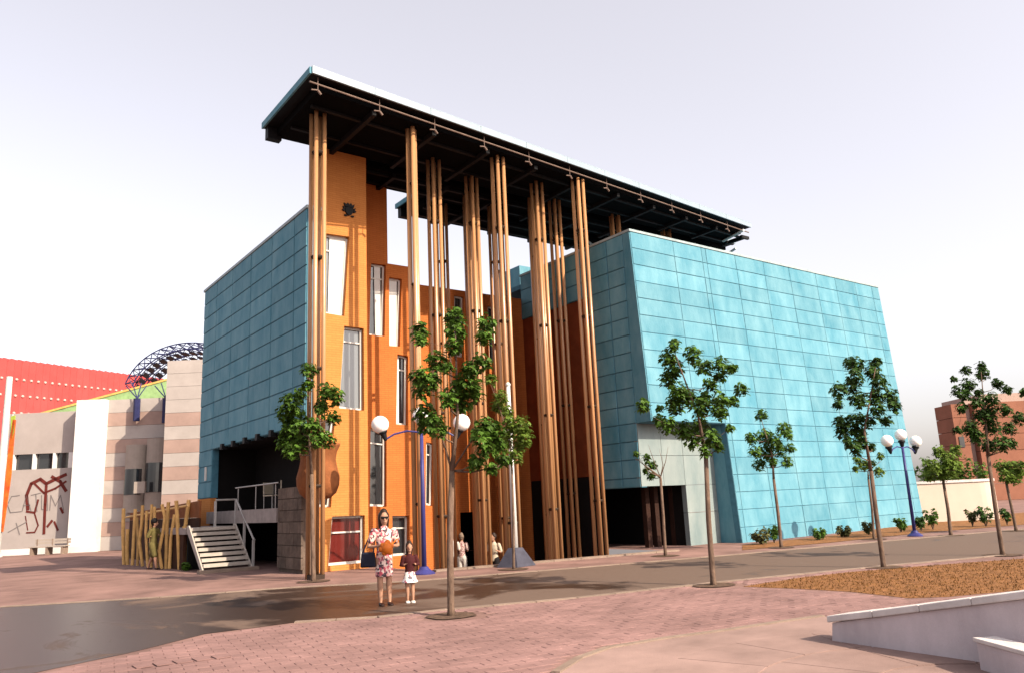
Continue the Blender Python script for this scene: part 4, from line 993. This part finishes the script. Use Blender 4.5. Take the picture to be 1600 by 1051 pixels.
# shrubs
def shrub(px, py, wpx, hpx, label, mat_='scrub', ls=.12, group='low shrubs along the wall foot', name='shrub'):
    b0 = G(px, py); D = b0.dot(F0); w_, h_ = wpx*D/F/2, hpx*D/F; t = empty(name, b0, label, 'shrub', group); fm, sm = MB(), MB()
    for i in range(7):
        a = random.uniform(0, 6.28); e = b0+Vector((math.cos(a)*w_*random.uniform(.3, .9), math.sin(a)*w_*.6, h_*random.uniform(.55, 1))); sm.tube([b0, b0.lerp(e, .5)+Vector((0, 0, .03)), e], [.015, .01, .004], 5); tuft(fm, e, max(w_*.45, .1), int(16+30*w_), ls)
        tuft(fm, b0.lerp(e, .6), max(w_*.4, .1), int(10+20*w_), ls)
    sm.build('stem', 'bark', t); k = fm.build('foliage', mat_, t); k['kind'] = 'stuff'
for (px, py, wp, hp, lb, m_) in ((1190, 850, 34, 24, 'dry round shrub at the foot of the blue wall, leftmost of the row', 'scrub'), (1210, 848, 16, 30, 'upright green shrub between the leftmost shrub and the small tree trunk', 'leaf'),
        (1281, 843, 24, 18, 'spiky green shrub at the wall foot, first right of the small tree', 'leaf'), (1320, 838, 28, 15, 'sparse dry shrub at the wall foot, second right of the small tree', 'scrub'), (1358, 835, 20, 20, 'dry shrub at the wall foot behind the thin pale tree', 'scrub'),
        (1408, 831, 22, 22, 'green shrub at the wall foot left of the far street lamp', 'leaf'), (1440, 829, 20, 22, 'dark shrub close right of the far street lamp post', 'leaf_dark'), (1458, 827, 26, 32, 'large green shrub covering the blue wall end', 'leaf'),
        (1520, 822, 22, 28, 'dry shrub before the middle of the cream wall', 'scrub'), (1541, 822, 28, 34, 'dark green shrub under the rounded corner of the cream wall', 'leaf_dark'), (1574, 820, 20, 28, 'dark shrub between cream wall corner and right edge tree', 'leaf_dark')):
    shrub(px, py, wp*.85, hp*.85, lb, m_)
for (x, y, r_, lb) in ((1462, 742, 26, 'dense dark green bush above the cream wall, left one'), (1500, 738, 24, 'dense green bush above the cream wall, right one')):
    D = 46; c = PD(x, y, D); b0 = Vector((c.x, c.y, 0)); t = empty('tall_bush', b0, lb, 'bush', 'bushes behind the cream wall'); fm = MB()
    for i in range(16):
        v = Vector((random.gauss(0, .5), random.gauss(0, .5), random.gauss(0, .4))); tuft(fm, c+v*r_*D/F, r_*D/F*.5, 34, .22)
    for i in range(10): tuft(fm, Vector((c.x+random.gauss(0, .4), c.y+random.gauss(0, .4), c.z*i/10)), .5, 24, .22)
    MB().tube([b0, c], [.08, .03], 7).build('trunk', 'bark', t); k = fm.build('crown', 'leaf', t); k['kind'] = 'stuff'
b0 = G(290, 893); shrub(290, 891, 12, 10, 'small green plant at the foot of the stairs', 'leaf', .1, None, 'plant')

# ================================================================== PEOPLE
def loft(mb, ch, seg=12, c0=1.):                     # chain of (x, y, z, rx, ry): closed tapered limb with rounded ends
    P_ = [Vector(c[:3]) for c in ch]; r_ = [(c[3], c[4] if len(c) > 4 else c[3]) for c in ch]
    d0 = (P_[0]-P_[1]).normalized(); d1 = (P_[-1]-P_[-2]).normalized()
    def capr(p, d, r, k): return p+d*(min(r)*k), (r[0]*math.sqrt(1-k*k), r[1]*math.sqrt(1-k*k))
    pts, rad = [], []
    for k in (.97, .75, .4): a, b = capr(P_[0], d0, r_[0], k); pts.append(P_[0].lerp(a, c0)); rad.append(b)
    pts += P_; rad += r_
    for k in (.4, .75, .97): a, b = capr(P_[-1], d1, r_[-1], k); pts.append(a); rad.append(b)
    n = len(pts); k0 = len(mb.v)
    for i, p in enumerate(pts):
        t = (pts[min(i+1, n-1)]-pts[max(i-1, 0)]).normalized()
        xa = Vector((1, 0, 0)); xa = xa-t*xa.dot(t)
        if xa.length < .25: xa = Vector((0, 1, 0))-t*t.y
        xa.normalize(); ya = t.cross(xa)
        for j in range(seg):
            th = 2*math.pi*j/seg; mb.v.append(p+xa*(math.cos(th)*rad[i][0])+ya*(math.sin(th)*rad[i][1]))
    for i in range(n-1):
        for j in range(seg): q_ = k0+i*seg; mb.f.append((q_+j, q_+(j+1) % seg, q_+seg+(j+1) % seg, q_+seg+j))
    mb.f.append(tuple(range(k0+seg-1, k0-1, -1))); mb.f.append(tuple(range(k0+(n-1)*seg, k0+n*seg)))
def fuse(mb, name, material, root, M, vox=.012, sm=3):
    me = bpy.data.meshes.new('tmp'); me.from_pydata(mb.v, [], mb.f); o = bpy.data.objects.new('tmp', me); col.objects.link(o)
    r_ = o.modifiers.new('r', 'REMESH'); r_.mode = 'VOXEL'; r_.voxel_size = vox
    s_ = o.modifiers.new('s', 'SMOOTH'); s_.iterations = sm; s_.factor = .5
    bpy.context.view_layer.update(); dg = bpy.context.evaluated_depsgraph_get()
    m2 = bpy.data.meshes.new_from_object(o.evaluated_get(dg)); bpy.data.objects.remove(o)
    m2.name = name; m2.transform(M); m2.materials.clear(); m2.materials.append(MATS[material]); m2.polygons.foreach_set('use_smooth', [True]*len(m2.polygons))
    ob = bpy.data.objects.new(name, m2); col.objects.link(ob); ob.parent = root; return ob
def person(loc, h, face, label, pose, wear, name='person', hair='hair', hairlong=False, child=False):
    """local frame: x to the person's left side of view, front = -y; pose gives hands and feet as fractions of height h"""
    root = empty(name, loc, label, 'person'); root.rotation_euler.z = face; M = Matrix.Scale(h, 4)
    hd = .135 if not child else .17           # head height
    top = 1.0; chin = top-hd; sh = chin-.045; hip = .50 if not child else .46; sw = .115 if not child else .105
    lean = pose.get('lean', 0)
    body = MB()
    loft(body, [(0, 0, hip-.03, .075, .058), (0, 0, hip+.03, .082, .062), (0, lean*.4, hip+.12, .066, .05), (0, lean*.8, sh-.09, .088, .058), (0, lean, sh-.02, .085, .05), (0, lean, sh+.012, .04, .035)])
    loft(body, [(0, lean, sh-.02, .032), (0, lean-.004, chin+.02, .03)])
    hx, hy = pose.get('head', (0, 0)); hc = Vector((hx, lean-.008+hy, chin+hd*.52)); turn = pose.get('turn', 0)
    ht_ = MB(); loft(ht_, [(0, -.012, -hd*.30, .036, .038), (0, -.004, -hd*.05, .046, .054), (0, .004, hd*.18, .05, .06), (0, .006, hd*.30, .04, .05)], 14)
    loft(ht_, [(0, -.058, hd*.02, .006), (0, -.070, -hd*.13, .010)]); loft(ht_, [(-.018, -.052, -hd*.28, .006), (.018, -.052, -hd*.28, .006)])
    for s_ in (-1, 1): loft(ht_, [(s_*.050, .004, hd*.06, .010), (s_*.050, .004, -hd*.1, .008)]); ht_.sphere((s_*.02, -.051, hd*.04), .009, 8)
    rt2 = Matrix.Rotation(turn, 3, 'Z'); body.v += []; k = len(body.v); body.v += [rt2 @ v+hc for v in ht_.v]; body.f += [tuple(i+k for i in f) for f in ht_.f]
    arms = {}
    for s_ in (-1, 1):
        shp = Vector((s_*sw, lean, sh-.025)); el, ha = [Vector(v) for v in pose['arm'][s_]]
        el += shp; ha += shp; arms[s_] = (shp, el, ha)
        loft(body, [(*shp, .030), (*shp.lerp(el, .5), .026), (*el, .021), (*el.lerp(ha, .35), .021), (*ha, .0145)])
        d = (ha-el).normalized(); pm_ = ha+d*.028; loft(body, [(*ha, .013, .016), (*pm_, .012, .02), (*(pm_+d*.014), .009, .018)], 8)
        sdv = d.cross(Vector((0, 0, 1))); sdv = sdv.normalized() if sdv.length > .1 else Vector((0, 1, 0)); cu = (d+Vector((0, -.25, -.1))).normalized()
        for f_ in range(4): 
            b_ = pm_+d*.016+sdv*((f_-1.5)*.0105); ln = (.036, .042, .040, .031)[f_]; loft(body, [(*b_, .0058), (*(b_+d*ln*.5), .0054), (*(b_+d*ln*.5+cu*ln*.5), .0045)], 6)
        tb = ha+d*.012+sdv*.02; loft(body, [(*tb, .0065), (*(tb+sdv*.014+d*.018), .006), (*(tb+sdv*.016+d*.036), .005)], 6)
    legs = {}
    for s_ in (-1, 1):
        hp = Vector((s_*.045, 0, hip-.01)); kn, an = [Vector(v) for v in pose['leg'][s_]]; legs[s_] = (hp, kn, an)
        loft(body, [(*hp, .056), (*hp.lerp(kn, .5), .047), (*kn, .033), (*kn.lerp(an, .3), .034), (*an, .019)])
        loft(body, [(an.x, an.y+.008, .018, .018), (an.x, an.y-.04, .016, .022, .015), (an.x, an.y-.085, .012, .02, .011)])
    fuse(body, 'body', 'skin', root, M, .008, 3)
    # hair
    hm = MB(); loft(hm, [(0, .022, -hd*(.72 if hairlong else .12), .058 if hairlong else .046, .042), (0, .022, hd*.05, .066, .056), (0, .014, hd*.36, .060, .066), (0, .008, hd*.5, .042, .048)], 14)
    if wear.get('beret'): pass
    hm.v = [rt2 @ v+hc+Vector((0, .004, 0)) for v in hm.v]; fuse(hm, 'hair', hair, root, M, .009, 2)
    def limb(mb, pts, g, rs, taper=1): loft(mb, [(*p, r_+g) for p, r_ in zip(pts, rs)])
    for nm, spec in wear.items():
        mb = MB(); ty, mt_ = spec[0], spec[1]
        if ty in ('shirt', 'dress'):
            bot = spec[2]; fl_ = spec[3] if len(spec) > 3 else .0
            ch = [(0, 0, bot, .092+fl_, .070+fl_)]
            if bot < hip-.04: ch += [(0, 0, hip+.02, .094, .074)]
            ch += [(0, lean*.4, hip+.12, .079, .064), (0, lean*.8, sh-.09, .100, .070), (0, lean, sh-.022, .096, .06), (0, lean, sh+.002, .05, .045)]
            loft(mb, ch, 16, .1); sl_ = spec[4] if len(spec) > 4 else .55
            for s_ in (-1, 1):
                a, e, hnd = arms[s_]
                if sl_ <= 1: limb(mb, [a, a.lerp(e, sl_*.6), a.lerp(e, sl_)], .009, (.030, .029, .027))
                else: limb(mb, [a, e, e.lerp(hnd, sl_-1)], .011, (.030, .024, .020))
        elif ty == 'trousers':
            to = spec[2]; loft(mb, [(0, 0, hip-.04, .085, .068), (0, 0, hip+.06, .084, .066)], 14)
            for s_ in (-1, 1):
                hp, kn, an = legs[s_]
                if to <= 1: limb(mb, [hp, hp.lerp(kn, to*.5), hp.lerp(kn, to)], .016, (.056, .052, .044))
                else: limb(mb, [hp, kn, kn.lerp(an, to-1)], .013, (.056, .036, .028))
        elif ty == 'skirt':
            bot = spec[2]; loft(mb, [(0, 0, bot, .145, .12), (0, 0, (bot+hip)/2, .112, .09), (0, 0, hip+.06, .08, .064)], 16, .1)
        elif ty == 'shoes':
            for s_ in (-1, 1):
                an = legs[s_][2]; g = spec[2] if len(spec) > 2 else .004
                loft(mb, [(an.x, an.y+.012, .018+g*.5, .022+g, .020), (an.x, an.y-.04, .016, .026+g, .018), (an.x, an.y-.09, .012, .024+g, .013)])
        elif ty == 'socks':
            for s_ in (-1, 1): hp, kn, an = legs[s_]; limb(mb, [kn.lerp(an, .25), kn.lerp(an, .6), an], .004, (.034, .028, .019))
        elif ty == 'beret':
            loft(mb, [(-.02, .01, hd*.36, .062, .064), (.012, .006, hd*.46, .05, .055)], 14); mb.v = [rt2 @ v+hc for v in mb.v]
        elif ty == 'glasses':
            for s_ in (-1, 1): loft(mb, [(s_*.008, -.060, hd*.05, .012, .016), (s_*.036, -.052, hd*.05, .012, .015)]); loft(mb, [(s_*.044, -.045, hd*.06, .005), (s_*.052, .0, hd*.06, .004)], 6)
            mb.v = [rt2 @ v+hc for v in mb.v]
        fuse(mb, nm, mt_, root, M, .009 if ty in ('glasses', 'shoes') else .011, 3)
    return root
def facing_cam(p, extra=0): return math.atan2(-p.x, p.y)*-1*-1 if False else -math.atan2(p.x, p.y)+extra
STAND = {-1: ((-.05, -.004, .27), (-.042, .006, .035)), 1: ((.05, -.006, .27), (.055, -.005, .035))}
wp = G(601, 945); wf = facing_cam(wp)
person(wp, 1.72, wf+.25, 'woman in floral dress and sunglasses holding an orange balloon',
       dict(arm={-1: ((-.055, .02, -.165), (.015, -.115, -.155)), 1: ((.05, .02, -.17), (-.035, -.11, -.16))}, leg=STAND, turn=-.1),
       dict(dress=('dress', 'floral', .31, .008, .6), shoes=('shoes', 'shoe'), sunglasses=('glasses', 'black_cloth')), hairlong=True)
rl = Vector((math.cos(wf), math.sin(wf), 0)); fr = Vector((math.sin(wf), -math.cos(wf), 0))
bc = wp+rl*(.05)+fr*.30+Vector((0, 0, 1.06))
ba = empty('balloon_bag', bc-Vector((0, 0, .16)), 'orange knobbly balloon-like bag held by the woman', 'bag')
mb = MB(); mb.sphere(bc, .11, 16, (1, 1, 1.1))
for dx, dz in ((-.09, .06), (.09, .05), (.02, .12), (-.05, -.1), (.07, -.09), (-.12, -.02)): mb.sphere(bc+rl*dx*.8+Vector((0, 0, dz*.8)), .06, 12)
mb.build('body', 'balloon', ba, smooth=True); MB().tube([bc+rl*.11+Vector((0, 0, .08)), bc+rl*.2+Vector((0, 0, .16)), bc+rl*.22-fr*.02+Vector((0, 0, .1))], .014, 8).build('tie', 'balloon', ba)
hb = wp-rl*.30+fr*.02+Vector((0, 0, .86)); bg_ = empty('shoulder_bag', hb-Vector((0, 0, .15)), 'dark blue shoulder bag hanging at the woman\'s side', 'bag')
mb = MB().box((-.15, -.06, -.15), (.15, .06, .13)); mb.v = [hb+rl*(v.x*(.85 if v.z > 0 else 1))+fr*v.y+Vector((0, 0, v.z)) for v in mb.v]; mb.build('pouch', 'navy', bg_, bevel=.03)
MB().tube([hb-rl*.11+Vector((0, 0, .1)), hb-rl*.02+Vector((0, 0, .32)), hb+rl*.10+Vector((0, 0, .56)), wp-rl*.13+Vector((0, 0, 1.43)), hb+rl*.13+Vector((0, 0, .5)), hb+rl*.1+Vector((0, 0, .1))], .016, 6).build('strap', 'navy', bg_)
gp = G(641, 941)
person(gp, 1.12, facing_cam(gp)+.1, 'small girl in dark red top, patterned white skirt and white shoes',
       dict(arm={-1: ((-.04, .01, -.15), (.0, -.03, -.13)), 1: ((.045, .01, -.15), (.005, -.03, -.13))}, leg={-1: ((-.045, -.004, .26), (-.042, .004, .04)), 1: ((.045, -.006, .26), (.05, -.008, .04))}),
       dict(skirt=('skirt', 'spotted', .34), top=('shirt', 'maroon', .44, -.005, 1.75), shoes=('shoes', 'white_cloth', .014)), hairlong=True, child=True)
sp2 = G(238, 889)
person(sp2, 1.74, facing_cam(sp2)+1.0, 'person in olive uniform and dark beret walking past the pole fence',
       dict(arm={-1: ((-.045, .05, -.15), (.0, .03, -.13)), 1: ((.04, -.06, -.155), (.0, -.05, -.12))}, leg={-1: ((-.045, -.07, .28), (-.042, -.11, .035)), 1: ((.045, .04, .275), (.045, .13, .05))}, turn=.35),
       dict(jacket=('shirt', 'olive', .47, .0, 1.8), shorts=('trousers', 'olive', .95), beret=('beret', 'black_cloth'), shoes=('shoes', 'shoe')))
def court_pt(px, py_head, h): return (lambda p: Vector((p.x, p.y, CZ)))(G(px, py_head, CZ+h))
mp_ = court_pt(707, 833, 1.74); away = facing_cam(mp_)+math.pi
person(mp_, 1.74, away-.4, 'man in white shirt and grey trousers half hidden by the tree trunk',
       dict(arm={-1: ((-.035, .0, -.16), (-.01, -.04, -.13)), 1: ((.045, .0, -.16), (.02, -.03, -.14))}, leg={-1: ((-.05, -.03, .27), (-.045, .03, .04)), 1: ((.05, .02, .27), (.05, .0, .035))}),
       dict(shirt=('shirt', 'white_cloth', .48, .0, .75), trousers=('trousers', 'grey_cloth', 1.9), shoes=('shoes', 'shoe')), hair='hair_grey')
mp_ = court_pt(721, 834, 1.70)
person(mp_, 1.70, away-.5, 'person in checked shirt and white trousers entering among the poles',
       dict(arm={-1: ((-.035, .01, -.16), (-.01, -.03, -.14)), 1: ((.06, -.02, -.15), (.05, -.04, -.13))}, leg={-1: ((-.05, -.04, .275), (-.045, -.02, .04)), 1: ((.05, .01, .27), (.05, .07, .05))}),
       dict(shirt=('shirt', 'checked', .50, .0, .7), trousers=('trousers', 'white_cloth', 1.7), shoes=('shoes', 'shoe')), hair='hair_grey')
mp_ = court_pt(771, 834, 1.72)
person(mp_, 1.72, facing_cam(mp_)-.5, 'man in cream shirt and black shorts standing among the poles',
       dict(arm={-1: ((-.04, .01, -.16), (-.01, -.03, -.14)), 1: ((.045, .02, -.16), (.0, -.06, -.12))}, leg=STAND, turn=-.5, head=(0, -.01)),
       dict(shirt=('shirt', 'cream_cloth', .47, .004, .8), shorts=('trousers', 'black_cloth', .85), shoes=('shoes', 'shoe')))
